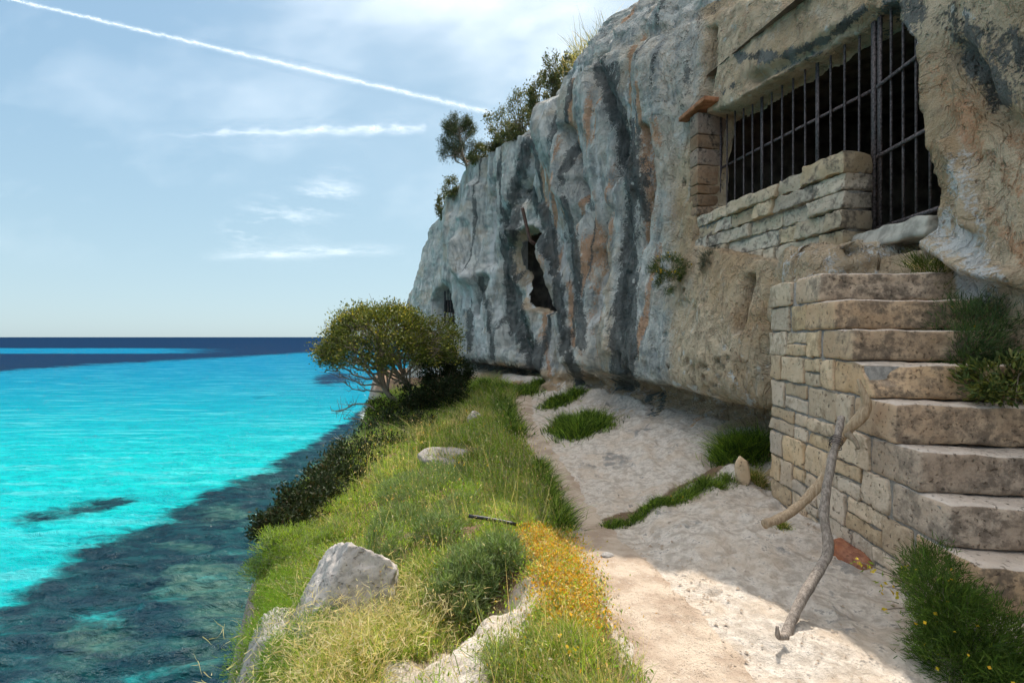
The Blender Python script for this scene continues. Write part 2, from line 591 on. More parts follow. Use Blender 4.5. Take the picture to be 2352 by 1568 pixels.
M['tile'] = mat_plain('terracotta', (0.34, 0.15, 0.075), 0.85, 0, 0.3, 12, 0.5)
M['black_hose'] = mat_plain('black_plastic', (0.012, 0.012, 0.014), 0.42, 0, 0.2, 30, 0.1, spec=0.5)
M['red_stone'] = mat_stone('red_stone', (0.30, 0.12, 0.075), (0.47, 0.27, 0.19), (0.16, 0.05, 0.04), 1.2, 0.6, 0.2)
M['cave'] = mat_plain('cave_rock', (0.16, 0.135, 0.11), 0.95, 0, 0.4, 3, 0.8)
M['flower'] = mat_leaf('flower', 0.35, 0.6, 0.1)
M['slate'] = mat_plain('dark_board', (0.03, 0.032, 0.034), 0.8, 0, 0.3, 10, 0.3)
M['lit_wall'] = mat_plain('lit_cave_wall', (0.10, 0.125, 0.12), 0.8, 0, 0.3, 6, 0.3)

# ------------------------------------------------------------------ cliff plan
PLAN = np.array([(7.0, -9), (5.2, -5), (4.0, -2), (3.52, 0.4), (3.40, 1.8), (3.43, 2.8), (3.50, 3.4), (3.53, 3.9),
                 (3.50, 4.4), (3.43, 5.0), (3.20, 6.1), (2.92, 7.45), (2.74, 8.0), (2.50, 8.7), (2.16, 9.8), (1.82, 11.3),
                 (1.42, 13.1), (0.92, 14.9), (0.35, 16.3), (-0.30, 17.8), (-0.98, 19.1), (-2.15, 21.0), (-3.55, 23.0),
                 (-5.10, 25.3), (-5.85, 27.6), (-5.6, 30), (-3.6, 33), (1.0, 36), (9, 40)], float)


def catmull(P, n):
    P = np.vstack([2 * P[0] - P[1], P, 2 * P[-1] - P[-2]])
    out = []
    for k in range(1, len(P) - 2):
        t = np.linspace(0, 1, n, endpoint=False)[:, None]
        p0, p1, p2, p3 = P[k - 1], P[k], P[k + 1], P[k + 2]
        out.append(0.5 * ((2 * p1) + (-p0 + p2) * t + (2 * p0 - 5 * p1 + 4 * p2 - p3) * t ** 2 + (-p0 + 3 * p1 - 3 * p2 + p3) * t ** 3))
    out.append(P[-2:-1])
    return np.vstack(out)


_pl = catmull(PLAN, 40)
_ps = np.concatenate([[0], np.cumsum(np.hypot(*np.diff(_pl, axis=0).T))])
_vis = (_pl[:, 1] > 1.9) & (_pl[:, 1] < 27.5)
_vpx = CX + FPX * _pl[_vis, 0] / _pl[_vis, 1]
_o = np.argsort(_vpx)
S_OF_PX = lambda px: np.interp(px, _vpx[_o], _ps[_vis][_o])
S_OF_Y = lambda y: np.interp(y, _pl[:850, 1], _ps[:850])
X_OF_Y = lambda y: np.interp(y, _pl[:950, 1], _pl[:950, 0])


# ------------------------------------------------------------------ ground shape
EDGE = np.array([(-6, -0.6, 0.15), (0, -0.9, -0.05), (2.2, -1.05, -0.26), (3, -1.43, -0.42), (4, -1.90, -0.52), (5, -2.36, -0.58), (7.5, -3.15, -0.68),
                 (11, -3.45, -0.74), (13, -3.75, -0.55), (17, -4.5, -0.5), (20, -5.2, -0.5), (26, -7.2, -1.0), (36, -10, -1)])


def xc_path(y):
    return np.interp(y, [-6, 0, 2.2, 3, 4, 5, 6, 8, 10.5, 13, 14.5, 16, 20], [1.2, 1.0, 0.86, 0.82, 0.72, 0.66, 0.62, 0.47, 0.25, 0.3, 0.42, 0.1, -1.5])


def w_path(y):
    return np.interp(y, [0, 2.2, 3, 4, 6, 9, 13, 16], [0.38, 0.29, 0.26, 0.22, 0.21, 0.22, 0.25, 0.2])


def step_d(x, y):
    """signed distance to the broken edge of the bare rock step"""
    return (x - 0.07) * 0.906 - (y - 3.1) * 0.423 + .06 * np.sin(5.3 * y + .6) + .035 * np.sin(13.7 * y + 5 * x) + .02 * np.sin(31 * y)


def ground_z(x, y, detail=True):
    x = np.asarray(x, float); y = np.asarray(y, float)
    z0 = np.interp(y, [-6, 0, 3, 4, 5, 8, 11, 14.5, 18, 26, 40], [0.1, 0.04, 0.0, -0.10, -0.22, -0.25, -0.2, -0.03, 0.0, 0.0, 0])
    xp, wp = xc_path(y), w_path(y)
    xw = X_OF_Y(y)
    # right of the path: apron rising to the cliff
    t = np.clip((x - xp - wp) / np.maximum(xw - xp - wp, 0.3), 0, 1.3)
    apron = np.interp(y, [0, 3, 4.5, 5.5, 7, 10, 14, 20], [0.06, 0.05, -0.08, 0.14, 0.40, 0.38, 0.24, 0.1])
    zr = z0 + apron * t ** 1.6
    # slab lip towards the grass gutter
    gut = np.abs((x - 0.87) * 0.651 - (y - 4.55) * 0.759) ; on = sstep(1.08, 1.42, x) * sstep(3.1, 2.6, x)
    slab = sstep(0.16, -0.05, ((y - 4.55) - (x - 0.87) * 0.858)) * on * sstep(3.0, 3.9, y)
    zr = zr + 0.13 * slab
    zr = zr - 0.05 * on * sstep(0.2, 0.05, gut)
    # left: low crest, slope, bluff edge
    xl = xp - wp
    xe = np.interp(y, EDGE[:, 0], EDGE[:, 1]); ze = np.interp(y, EDGE[:, 0], EDGE[:, 2])
    tl = np.clip((xl - x) / np.maximum(xl - xe, 0.2), 0, 1)
    crest = np.interp(y, [0, 2.5, 5, 7.5, 9.5, 11, 14], [0.03, 0.05, 0.16, 0.20, 0.12, 0.02, 0.05])
    zl = z0 + crest * sstep(0, 0.18, tl) * (1 - tl) + (ze - z0) * tl ** 1.25
    # rock step close by
    d = step_d(x, y)
    stp = sstep(-0.05, -0.30, d) * sstep(3.7, 3.1, y) * sstep(1.1, 0.5, tl * 1.4)
    zl = zl - 0.26 * stp
    over = np.maximum(xe - x, 0)
    zl = zl - 1.5 * over - 3.0 * np.maximum(over - 0.35, 0) - 0
    z = np.where(x > xp, np.where(x > xp + wp, zr, z0), np.where(x < xl, zl, z0))
    if detail:
        p = np.stack([x, y, np.zeros_like(x)], -1).reshape(-1, 3)
        n = fbm(p * np.array([1.1, 1.1, 1]), 3, 0.5).reshape(x.shape)
        n2 = fbm(p * 5.5, 4, 0.55, seed=2).reshape(x.shape)
        rid = fbm(p * 3.2, 4, 0.55, True, seed=5).reshape(x.shape)
        onp = np.exp(-((x - xp) / (wp * 1.0)) ** 2)
        rocky = sstep(0.0, 0.35, x - xp - wp * 0.6)
        z = z + 0.05 * n * (1 - onp * 0.8) + 0.016 * n2 + 0.048 * (rid - 0.4) * rocky + 0.05 * n2 * (x < xl - 0.1) * 0.6
        led = fbm(p * np.array([1.5, 1.1, 1]), 3, .5, True, seed=15).reshape(x.shape)
        z = z + .11 * np.clip(led - .25, -.4, .6) * sstep(.25, .9, x - xp - wp) * sstep(2.9, 4.4, y)
        hum = fbm(p * 1.9, 3, .55, seed=8).reshape(x.shape)
        z = z + .16 * hum * sstep(.12, .5, xl - x) * sstep(-.1, .45, x - xe)
        z = z + np.where(over > 0.02, 0.35 * rid * np.minimum(over, 1), 0)
    for hx, hy, hr, hd in ((1.255, 3.03, .045, .05), (1.62, 3.55, .05, .04), (1.75, 3.2, .03, .03), (1.1, 2.75, .02, .02), (1.45, 2.6, .025, .02)):
        z = z - hd * sstep(1.2, .5, np.hypot(x - hx, (y - hy) * 1.3) / hr)
    return np.maximum(z, -11.6)


def gz(x, y):
    return float(ground_z(np.array([x]), np.array([y]))[0])


def G(px, py, z=None):
    """where the sight line through a print pixel meets the ground"""
    d = np.array(((px - CX) / FPX, 1.0, (HY - py) / FPX))
    ys = np.geomspace(1.2, 40, 900)
    zs = EYE + d[2] * ys
    h = ground_z(d[0] * ys, ys)
    k = np.argmax(zs < h)
    if zs[k] >= h[k]:
        k = len(ys) - 1
    return np.array((d[0] * ys[k], ys[k], h[k]))


def build_ground():
    ys = np.concatenate([np.arange(-6, 1.2, 0.25), np.geomspace(1.2, 36, 420)])
    xs = np.concatenate([np.linspace(-14, -5, 30, endpoint=False), np.linspace(-5, -3, 50, endpoint=False),
                         np.arange(-3, 4.0, 0.022), np.linspace(4.0, 9, 14)])
    X, Y = np.meshgrid(xs, ys)
    Z = ground_z(X, Y)
    # ground sinks below everything inside the cliff
    xw = X_OF_Y(Y)
    ins = sstep(0.3, 1.2, X - xw)
    Z = Z - ins * 0.6
    xp, wp = xc_path(Y), w_path(Y)
    xl = xp - wp
    xe = np.interp(Y, EDGE[:, 0], EDGE[:, 1])
    p = np.stack([X.ravel(), Y.ravel(), 0 * X.ravel()], 1)
    n = fbm(p * 1.7, 4).reshape(X.shape)
    soil = sstep(-0.05, 0.12, xl - X) * 0.95
    d = step_d(X, Y)
    bare = sstep(0.40, 0.20, np.abs(d + 0.12 + .10 * n)) * sstep(3.45, 3.1, Y)
    soil = soil - bare * 0.9
    gut = np.abs((X - 0.87) * 0.651 - (Y - 4.55) * 0.759)
    soil = np.maximum(soil, sstep(0.20, 0.08, gut) * sstep(0.7, 0.95, X) * sstep(3.0, 2.6, X) * 0.8)
    soil = np.maximum(soil, 0.5 * np.exp(-((X - xp) / (wp * 1.2)) ** 2))
    dark = 0.0 * X
    for (cx_, cy_, rx_, ry_, am) in ((1.35, 7.0, 0.55, 0.7, 0.75), (1.0, 6.3, 0.3, 0.45, 0.6), (2.2, 8.1, 0.22, 0.25, 0.95), (1.9, 4.0, 0.3, 0.3, 0.3),
                                     (0.9, 9.2, 0.35, 0.8, 0.4), (2.0, 6.6, 0.5, 0.35, 0.45)):
        dark = np.maximum(dark, am * np.exp(-((X - cx_) / rx_) ** 2 - ((Y - cy_) / ry_) ** 2))
    nd = fbm(p * 4.5, 4, .6, seed=33).reshape(X.shape)
    dark = dark * sstep(-.25, .25, nd) * 1.25
    dark = np.maximum(dark, .7 * sstep(.16, .34, nd) * sstep(.1, .5, X - xp - wp))
    blf = sstep(0.05, 0.5, xe - X)
    mask = np.stack([soil, dark, blf], -1).reshape(-1, 3)
    V = np.stack([X, Y, Z], -1).reshape(-1, 3)
    o = mesh_obj('ground', V, grid_faces(*X.shape), M['ground'], smooth=True, attrs={'mask': mask})
    tag(o, 'pale limestone ledge and soil between the cliff and the sea bluff', 'ground', kind='structure')


def build_path():
    ys = np.concatenate([np.arange(-2, 1.2, 0.2), np.geomspace(1.2, 16.2, 260)])
    v = np.linspace(-1, 1, 41)
    Yg, Vg = np.meshgrid(ys, v, indexing='ij')
    p = np.stack([Yg.ravel(), Vg.ravel() * 0 + np.sign(Vg.ravel()) * 9, 0 * Yg.ravel()], 1)
    wob = 1 + 0.55 * fbm(p * np.array([3.1, 1, 1]), 4).reshape(Yg.shape)
    X = xc_path(Yg) + Vg * w_path(Yg) * wob * 1.12
    Z = ground_z(X, Yg) + 0.012 - 0.028 * np.abs(Vg) ** 5
    q = np.stack([X.ravel(), Yg.ravel(), 0 * X.ravel()], 1)
    Z = Z + 0.006 * fbm(q * 14, 3).reshape(X.shape)
    o = mesh_obj('path', np.stack([X, Yg, Z], -1).reshape(-1, 3), grid_faces(*X.shape), M['path'], smooth=True)
    tag(o, 'trodden sandy footpath running along the foot of the cliff', 'path', kind='structure')


# ------------------------------------------------------------------ cliff
OPEN = [(1602, 262), (1665, 232), (1990, 8), (2040, 5), (2062, 48), (2105, 92), (2118, 250), (2128, 330), (2150, 450), (2150, 520), (2140, 560),
        (1900, 620), (1602, 560)]
CAVE2 = [(1198, 570), (1212, 538), (1240, 524), (1266, 548), (1282, 605), (1291, 668), (1288, 712), (1262, 720), (1232, 704), (1212, 650), (1200, 610)]
CAVE3 = [(1000, 745), (998, 690), (1008, 668), (1024, 652), (1034, 656), (1048, 672), (1056, 700), (1056, 745), (1040, 752)]

GROOVES = [  # (polyline, half width px, depth m)
    ([(1330, 300), (1345, 420), (1350, 520), (1365, 640), (1360, 760), (1375, 850)], 9, -0.26),
    ([(1405, 480), (1400, 600), (1402, 720), (1420, 860)], 8, -0.24),
    ([(1245, 330), (1230, 400), (1215, 470)], 9, -0.30),
    ([(1130, 420), (1120, 520), (1125, 600)], 12, -0.28),
    ([(1090, 430), (1080, 500)], 12, 0.20),
    ([(1500, 300), (1505, 420), (1490, 560)], 10, -0.14),
    ([(1445, 420), (1440, 600), (1450, 800)], 16, 0.16),
    ([(1700, 180), (1800, 120), (1960, 30)], 16, -0.10),
    ([(1760, 640), (1764, 760)], 8, -0.15),
    ([(2200, 120), (2260, 260), (2330, 330)], 30, -0.10),
    ([(2150, 560), (2250, 620), (2352, 640)], 22, 0.10),
    ([(2180, 330), (2230, 420), (2240, 520)], 18, 0.08),
    ([(1222, 325), (1185, 440), (1170, 520), (1160, 620), (1172, 720), (1215, 840)], 17, -0.75),
    ([(1150, 640), (1148, 700), (1162, 790)], 10, -0.35),
    ([(1118, 640), (1112, 690), (1108, 720)], 8, -0.45),
    ([(1395, 170), (1420, 300), (1430, 420)], 16, -0.28),
    ([(1345, 420), (1362, 470), (1360, 500)], 10, -0.30),
    ([(1310, 560), (1322, 700), (1345, 850)], 10, -0.22),
    ([(1600, 60), (1605, 140), (1600, 230), (1585, 330)], 7, -0.12),
    ([(1262, 480), (1280, 560), (1300, 700), (1320, 830)], 8, 0.16),
    ([(1204, 480), (1208, 560), (1228, 690), (1250, 800), (1268, 880)], 11, 0.18),
    ([(1290, 250), (1300, 300), (1330, 420), (1372, 560), (1385, 700), (1395, 830)], 22, 0.26),
    ([(1500, 140), (1520, 260), (1470, 420)], 40, 0.12),
    ([(1065, 520), (1072, 580), (1090, 640)], 22, 0.30),
    ([(1076, 560), (1090, 620), (1100, 640)], 12, 0.15),
    ([(1035, 500), (1040, 560), (1045, 640)], 14, 0.20),
]
HOLES = [(1388, 891, 12, .22), (1428, 883, 24, .30), (1414, 925, 11, .18), (1386, 924, 5, .12), (1609, 966, 18, .28), (1649, 935, 6, .15),
         (1715, 941, 12, .25), (1327, 882, 22, .35), (1581, 935, 5, .12), (1535, 913, 9, .15), (1650, 712, 11, .06), (1611, 700, 14, .05),
         (1674, 698, 7, .04), (1691, 721, 5, .04), (1575, 770, 9, .06), (1567, 420, 5, .12), (1500, 930, 10, .18), (1560, 960, 9, .12),
         (1680, 985, 10, .2), (1455, 905, 9, .12), (1220, 850, 12, .25), (1180, 862, 12, .3), (1150, 855, 10, .25), (2290, 280, 6, .06)]
DARK = [  # polyline, half width px, amount
    ([(1238, 545), (1262, 600), (1276, 660), (1280, 705)], 11, 1.0),  # slot cave: brown-black stain that also paints in the hollow's shade
    ([(1395, 165), (1412, 240), (1440, 330), (1455, 420), (1452, 520), (1438, 640), (1432, 760), (1440, 870)], 28, .95),
    ([(1440, 300), (1470, 420), (1478, 500)], 20, .8),
    ([(1225, 440), (1255, 500), (1272, 580), (1285, 690), (1298, 800), (1340, 900)], 14, .95),
    ([(1300, 470), (1318, 560), (1328, 650), (1336, 790)], 14, .8),
    ([(1215, 330), (1178, 450), (1168, 560), (1168, 660), (1190, 760), (1235, 840)], 19, .95),
    ([(1180, 640), (1200, 740), (1240, 830)], 12, .8),
    ([(1076, 720), (1080, 800)], 12, .7),
    ([(1070, 830), (1100, 838), (1150, 845), (1200, 850)], 14, .75),
    ([(1105, 640), (1118, 700), (1125, 760), (1135, 820)], 9, .8),
    ([(1495, 900), (1490, 950)], 10, .85),
    ([(1525, 905), (1515, 960)], 8, .75),
    ([(1020, 520), (1000, 600), (985, 680)], 12, .35),
    ([(1700, 130), (1800, 130), (1900, 90), (1985, 20)], 13, .75),
    ([(1790, 165), (1880, 120)], 12, .5),
    ([(1690, 190), (1660, 215)], 8, .6),
    ([(2060, 20), (2200, 60), (2352, 120)], 60, .62),
    ([(2240, 150), (2290, 200), (2300, 240)], 32, .75),
    ([(2180, 60), (2330, 200)], 50, .5),
    ([(1340, 430), (1360, 480)], 10, .6),
    ([(1250, 780), (1258, 850)], 6, .4),
    ([(1640, 30), (1580, 120), (1560, 250)], 34, .40),
]
WHITE = [
    ([(1060, 620), (1075, 700), (1100, 760), (1112, 800)], 26, .80),
    ([(1130, 600), (1135, 680), (1150, 740)], 12, .7),
    ([(1212, 560), (1210, 640), (1225, 700)], 11, .75),
    ([(1285, 530), (1298, 590), (1305, 640)], 12, .75),
    ([(1350, 600), (1372, 560), (1400, 480)], 14, .4),
    ([(1270, 730), (1262, 800), (1275, 880)], 16, .55),
    ([(1330, 240), (1320, 330), (1345, 420), (1390, 520)], 28, .45),
    ([(1500, 330), (1490, 430)], 14, .5),
    ([(1550, 880), (1640, 910), (1690, 960)], 8, .6),
    ([(1680, 860), (1730, 930)], 12, .6),
    ([(1385, 640), (1392, 760), (1405, 850)], 9, .5),
    ([(2165, 540), (2230, 560), (2270, 680)], 60, .75),
    ([(2200, 380), (2230, 470), (2270, 560)], 38, .6),
    ([(1000, 560), (985, 640), (970, 730)], 22, .45),
    ([(1470, 600), (1500, 700), (1520, 790)], 22, .45),
    ([(1500, 1000), (1600, 990), (1700, 1010)], 14, .35),
    ([(2210, 30), (2235, 40)], 12, .8),
    ([(2080, 60), (2100, 95)], 12, .7),
]
ORANGE = [
    ([(1305, 640), (1312, 700), (1318, 790)], 9, .8),
    ([(1345, 610), (1375, 680), (1360, 760)], 20, .55),
    ([(1400, 570), (1385, 640)], 16, .5),
    ([(1252, 720), (1254, 790), (1262, 860)], 7, .9),
    ([(1225, 915), (1260, 925)], 22, .9),
    ([(1345, 250), (1350, 320)], 14, .6),
    ([(1255, 700), (1280, 712)], 10, .7),
    ([(1500, 270), (1505, 330)], 14, .6),
    ([(2130, 120), (2190, 240), (2250, 330), (2330, 420)], 34, .55),
    ([(2240, 250), (2352, 330)], 50, .55),
    ([(2270, 480), (2352, 600)], 26, .6),
    ([(2300, 620), (2352, 650)], 30, .4),
    ([(1590, 970), (1630, 990)], 22, .7),
    ([(1700, 830), (1740, 740)], 30, .35),
    ([(1620, 40), (1700, 60)], 30, .35),
    ([(1330, 800), (1345, 880), (1370, 930)], 14, .45),
    ([(1090, 870), (1140, 880)], 20, .6),
    ([(1180, 865), (1220, 870)], 14, .5),
]


def blend_px(px, keys):
    k = np.array(keys, float)
    return np.interp(px, k[:, 0], k[:, 1])


def build_cliff():
    # columns
    s_list = [0.0]
    while s_list[-1] < _ps[-1]:
        s = s_list[-1]
        x = np.interp(s, _ps, _pl[:, 0]); y = np.interp(s, _ps, _pl[:, 1])
        d = math.hypot(x, y)
        if y < 2.0: ds = 0.12
        elif y > 29: ds = 0.5
        else: ds = max(0.018, 0.0040 * d)
        s_list.append(s + ds)
    S = np.array(s_list)
    bx = np.interp(S, _ps, _pl[:, 0]); by = np.interp(S, _ps, _pl[:, 1])
    tx, ty = np.gradient(bx, S), np.gradient(by, S)
    k = 9
    ker = np.ones(k) / k
    tx = np.convolve(np.pad(tx, k // 2, 'edge'), ker, 'valid'); ty = np.convolve(np.pad(ty, k // 2, 'edge'), ker, 'valid')
    L = np.hypot(tx, ty); nx, ny = -ty / L, tx / L                      # outward (towards the sea)
    colpx = np.where(by > 1.9, CX + FPX * bx / np.maximum(by, 0.1), 3200)
    colpx = np.where(S > S_OF_PX(942), 900 - (S - S_OF_PX(942)) * 30, colpx)
    K = lambda keys: blend_px(colpx, keys)
    Ht = K([(400, 3.0), (860, 3.6), (900, 4.3), (945, 5.7), (962, 6.8), (1005, 8.0), (1040, 8.8), (1075, 9.1), (1130, 8.95), (1180, 8.8), (1205, 8.2), (1225, 7.5),
            (1250, 7.6), (1290, 8.05), (1330, 8.0), (1400, 7.55), (1500, 7.05), (1640, 6.72), (1750, 6.1), (1850, 5.78), (2000, 5.6), (2200, 5.5), (2352, 5.5), (3200, 5.8)])
    lip = K([(900, .5), (1130, .5), (1250, .42), (1330, .72), (1440, .82), (1600, .76), (1765, .66), (2000, .6), (3200, .6)])
    undercut = K([(900, .25), (1000, .3), (1130, .85), (1215, .95), (1250, .1), (1290, .15), (1330, .40), (1400, .55), (1440, .62), (1600, .68), (1765, .72), (2000, .3), (3200, .1)])
    bulge = K([(900, .1), (1130, .25), (1250, -.15), (1330, 0.0), (1400, .22), (1440, .34), (1600, .50), (1700, .55), (1765, .45), (1850, .1), (2000, 0), (2200, -.05), (3200, 0)])
    mid = K([(900, .1), (1100, .2), (1230, -.05), (1330, .05), (1440, .0), (1600, .08), (1765, .0), (2000, 0), (2200, .0), (3200, 0)])
    upp = K([(900, -.2), (1040, -.05), (1130, .1), (1230, .0), (1300, .25), (1400, .1), (1600, -.05), (1765, .02), (1900, .03), (2000, .03), (2100, .05), (2250, .05), (3200, .2)])
    nose = K([(900, -.5), (1005, -.35), (1040, -.25), (1130, -.1), (1215, -.3), (1240, .05), (1290, .30), (1400, .15), (1560, -.05), (1600, -.18), (1765, -.2), (2000, -.15), (2200, 0), (3200, .3)])
    back = K([(900, -1.3), (1130, -.9), (1215, -1.0), (1290, -.75), (1400, -.85), (1640, -.7), (2000, -.6), (3200, -.2)])
    rise = K([(900, .25), (1070, .3), (1130, .25), (1200, .35), (1240, .6), (1290, .55), (1400, .6), (1450, .7), (1560, .35), (1700, .12), (2000, .1), (3200, .1)])
    lh = K([(900, .3), (1130, .3), (1215, .5), (1260, .7), (1290, .85), (1450, .9), (1560, .7), (1640, .35), (1750, .15), (3200, .15)])
    z0 = np.full_like(Ht, -1.2)
    foot = K([(900, .1), (1080, .2), (1250, .35), (1330, .25), (1440, .30), (1600, .45), (1765, .35), (2000, 0), (3200, 0)])
    C = [(foot * 2.6, z0), (foot - .05, np.full_like(Ht, .0)), (-.05 - undercut * .8, lip * .62),
         (-.45 * undercut, lip * .95), (bulge * .75 + .02, lip + .10), (bulge, lip + .65), ((bulge + mid) / 2 + .02, np.full_like(Ht, 2.2)), (mid, np.full_like(Ht, 3.2)), (upp * .7, 3.2 + (Ht - 3.2) * .45),
         (nose, 3.2 + (Ht - 3.2) * .80), (nose - .12, Ht - .12), (nose - .3, Ht), (nose + back * .62, Ht + lh * .5), (nose + back, Ht + lh), (nose + back - .5, Ht + lh + rise), (nose + back - 1.6, Ht + lh + .3 + rise), (nose + back - 4, Ht + lh + .6 + rise), (nose - 12, Ht + lh + .8 + rise)]
    CO = np.stack([c[0] for c in C]); CZ = np.stack([c[1] for c in C])
    cnt = [10, 12, 12, 12, 16, 36, 36, 40, 50, 22, 12, 16, 12, 28, 14, 8, 5]
    rows_o, rows_z = [], []
    nC = len(C)
    for a in range(nC - 1):
        i0, i1, i2, i3 = max(a - 1, 0), a, a + 1, min(a + 2, nC - 1)
        for t in np.linspace(0, 1, cnt[a], endpoint=False):
            f = lambda Q: 0.5 * (2 * Q[i1] + (Q[i2] - Q[i0]) * t + (2 * Q[i0] - 5 * Q[i1] + 4 * Q[i2] - Q[i3]) * t * t + (3 * Q[i1] - Q[i0] - 3 * Q[i2] + Q[i3]) * t ** 3)
            lin = lambda Q: Q[i1] * (1 - t) + Q[i2] * t
            rows_o.append(0.75 * f(CO) + .25 * lin(CO)); rows_z.append(0.75 * f(CZ) + .25 * lin(CZ))
    rows_o.append(CO[-1]); rows_z.append(CZ[-1])
    O = np.stack(rows_o); Z = np.stack(rows_z)
    nr, ncl = O.shape
    BX, BY = np.broadcast_to(bx, O.shape), np.broadcast_to(by, O.shape)
    NX, NY = np.broadcast_to(nx, O.shape), np.broadcast_to(ny, O.shape)
    SS = np.broadcast_to(S, O.shape)
    # print coordinates of the undisplaced wall, used to place features
    yy = np.maximum(BY, 1.0)
    PX = CX + FPX * BX / yy
    PY = HY - FPX * (Z - EYE) / yy
    PX = np.where(BY > 1.9, PX, 9999)
    PX = np.where(SS > S_OF_PX(942), 300, PX)
    # relief
    q = np.stack([SS.ravel(), Z.ravel(), (O * 0.7).ravel()], 1)
    big = fbm(q * np.array([.55, .32, .6]), 3, .5).reshape(O.shape)
    flute = fbm(q * np.array([1.5, .20, .5]), 3, .55, seed=3).reshape(O.shape)
    medr = fbm(q * np.array([2.6, 1.3, 2.0]), 4, .55, True, seed=6).reshape(O.shape)
    fine = fbm(q * np.array([7, 5, 6]), 4, .55, seed=9).reshape(O.shape)
    fl_amt = np.broadcast_to(K([(900, .08), (1130, .16), (1250, .22), (1440, .16), (1560, .05), (3200, .05)]), O.shape)
    face = sstep(.3, 1.0, Z)
    panel = np.broadcast_to(K([(1480, 0), (1600, 1), (3200, 1)]), O.shape)
    hi_ = panel * sstep(4.2, 5.0, Z)
    fold = fbm(q * np.array([1.05, .16, .4]), 2, .5, True, seed=44).reshape(O.shape)
    O = O - .10 * hi_ + (.20 - .10 * panel - .09 * hi_) * big + fl_amt * flute * face * 1.9 + (.10 - .045 * panel) * (medr - .35) + (.048 - .012 * panel) * fine
    O = O + (1 - panel) * face * .28 * (fold - .4)
    low = sstep(.95, .45, Z)
    sc = fbm(q * np.array([2.1, 1.6, 1]), 3, .5, True, seed=12).reshape(O.shape)
    O = O - low * .34 * np.maximum(sc, 0) * np.broadcast_to(np.clip(undercut * 1.5, 0, 1), O.shape)
    top = sstep(0.0, .5, Z - np.broadcast_to(Ht, O.shape))
    O = O + top * (.22 * fbm(q * np.array([1.8, 1.8, 2]), 4, .55, True, seed=21).reshape(O.shape))
    wob = fbm(q * np.array([1.2, 1.2, 1]), 3, seed=30).reshape(O.shape) * 7
    for pts, wd, dp in GROOVES:
        d, par = seg_dist(PX + wob, PY, pts)
        O = O + dp * 1.7 * np.exp(-(d / wd) ** 2 * 1.2)
    for hx, hy, r, dp in HOLES:
        d = np.hypot(PX + wob * .3 - hx, PY + wob * .25 - hy) / r
        O = O - dp * sstep(1.15, .55, d)
    rs = np.random.default_rng(77)
    for _ in range(170):
        if rs.uniform() < .6: hx, hy, r = rs.uniform(1340, 1765), rs.uniform(820, 1000), rs.uniform(3, 9)
        else: hx, hy, r = rs.uniform(1060, 2340), rs.uniform(60, 880), rs.uniform(2, 5.5)
        d = np.hypot(PX + wob * .4 - hx, (PY - hy) * rs.uniform(.7, 1.2)) / r
        O = O - rs.uniform(.03, .10) * sstep(1.2, .4, d)
    # openings
    sd = poly_sd(PX + wob * .35, PY + wob * .35, OPEN)
    O = O - .45 * sstep(-3, 8, sd)
    cut = sd > 9
    sd2 = poly_sd(PX, PY, CAVE2)
    O = O - .30 * sstep(-5, 3, sd2) + .22 * np.exp(-((sd2 + 9) / 6) ** 2) * sstep(700, 640, PY)
    cut |= sd2 > 1.5
    sd3 = poly_sd(PX, PY, CAVE3)
    O = O - 1.0 * sstep(-1.5, 4, sd3)
    jag = fbm(q * np.array([3.1, 2.6, 2]), 4, .6, seed=40).reshape(O.shape)
    Xw, Yw = BX + NX * O, BY + NY * O
    Zw = Z + .05 * jag * face
    # stains follow the finished surface
    yy = np.maximum(Yw, 1.0)
    px = np.where(Yw > 1.9, CX + FPX * Xw / yy, 9999); py = HY - FPX * (Zw - EYE) / yy
    px = np.where(SS > S_OF_PX(945) + .5, 300, px)
    pxn, pyn = px + wob * .6, py
    A1 = fbm(q * np.array([4.2, .42, .8]), 4, .55, seed=61).reshape(O.shape)
    A2 = fbm(q * np.array([9.0, 2.6, 2]), 4, .6, seed=62).reshape(O.shape)
    def paint(lst):
        m = np.zeros(O.shape)
        for pts, wd, am in lst:
            d, _ = seg_dist(pxn, pyn, pts)
            m = np.maximum(m, am * sstep(1.9, .0, d / wd + 1.25 * A1 + .75 * A2))
        return m
    drk, wht, org = paint(DARK), paint(WHITE), paint(ORANGE)
    strk = sstep(1030, 1080, pxn) * sstep(1600, 1480, pxn) * sstep(.5, 1.2, Zw)
    S1 = fbm(q * np.array([3.4, .20, .5]), 3, .6, seed=71).reshape(O.shape)
    S2 = fbm(q * np.array([3.0, .22, .5]), 3, .6, seed=72).reshape(O.shape)
    S3 = fbm(q * np.array([2.6, .25, .5]), 3, .6, seed=73).reshape(O.shape)
    wht = np.maximum(wht, low * .42 * sstep(1240, 1340, pxn) * sstep(2000, 1760, pxn))
    org = np.maximum(org, low * .50 * sstep(1240, 1340, pxn) * sstep(2000, 1760, pxn) * sstep(-.2, .3, A1))
    drk = np.maximum(drk, strk * .8 * sstep(.10, .38, S1))
    wht = np.maximum(wht, strk * .85 * sstep(.05, .34, S2))
    org = np.maximum(org, strk * .8 * sstep(.06, .34, S3) * sstep(1180, 1260, pxn))
    tan = sstep(1478, 1600, pxn) * sstep(250, 420, pyn) + sstep(1560, 1640, pxn) * .8
    tan = np.clip(tan, 0, 1)
    tan = np.maximum(tan, .55 * sstep(1330, 1400, pxn) * sstep(430, 560, pyn) * sstep(1425, 1395, pxn))
    tan = np.maximum(tan, .85 * low * sstep(1040, 1120, pxn))
    tan = np.maximum(tan, .4 * sstep(1300, 1360, pxn) * sstep(330, 200, pyn))
    tan = np.maximum(tan, .22 * sstep(1200, 1290, pxn))
    tan = np.maximum(tan, .75 * sstep(24, 2, np.abs(sd2 - 4)))
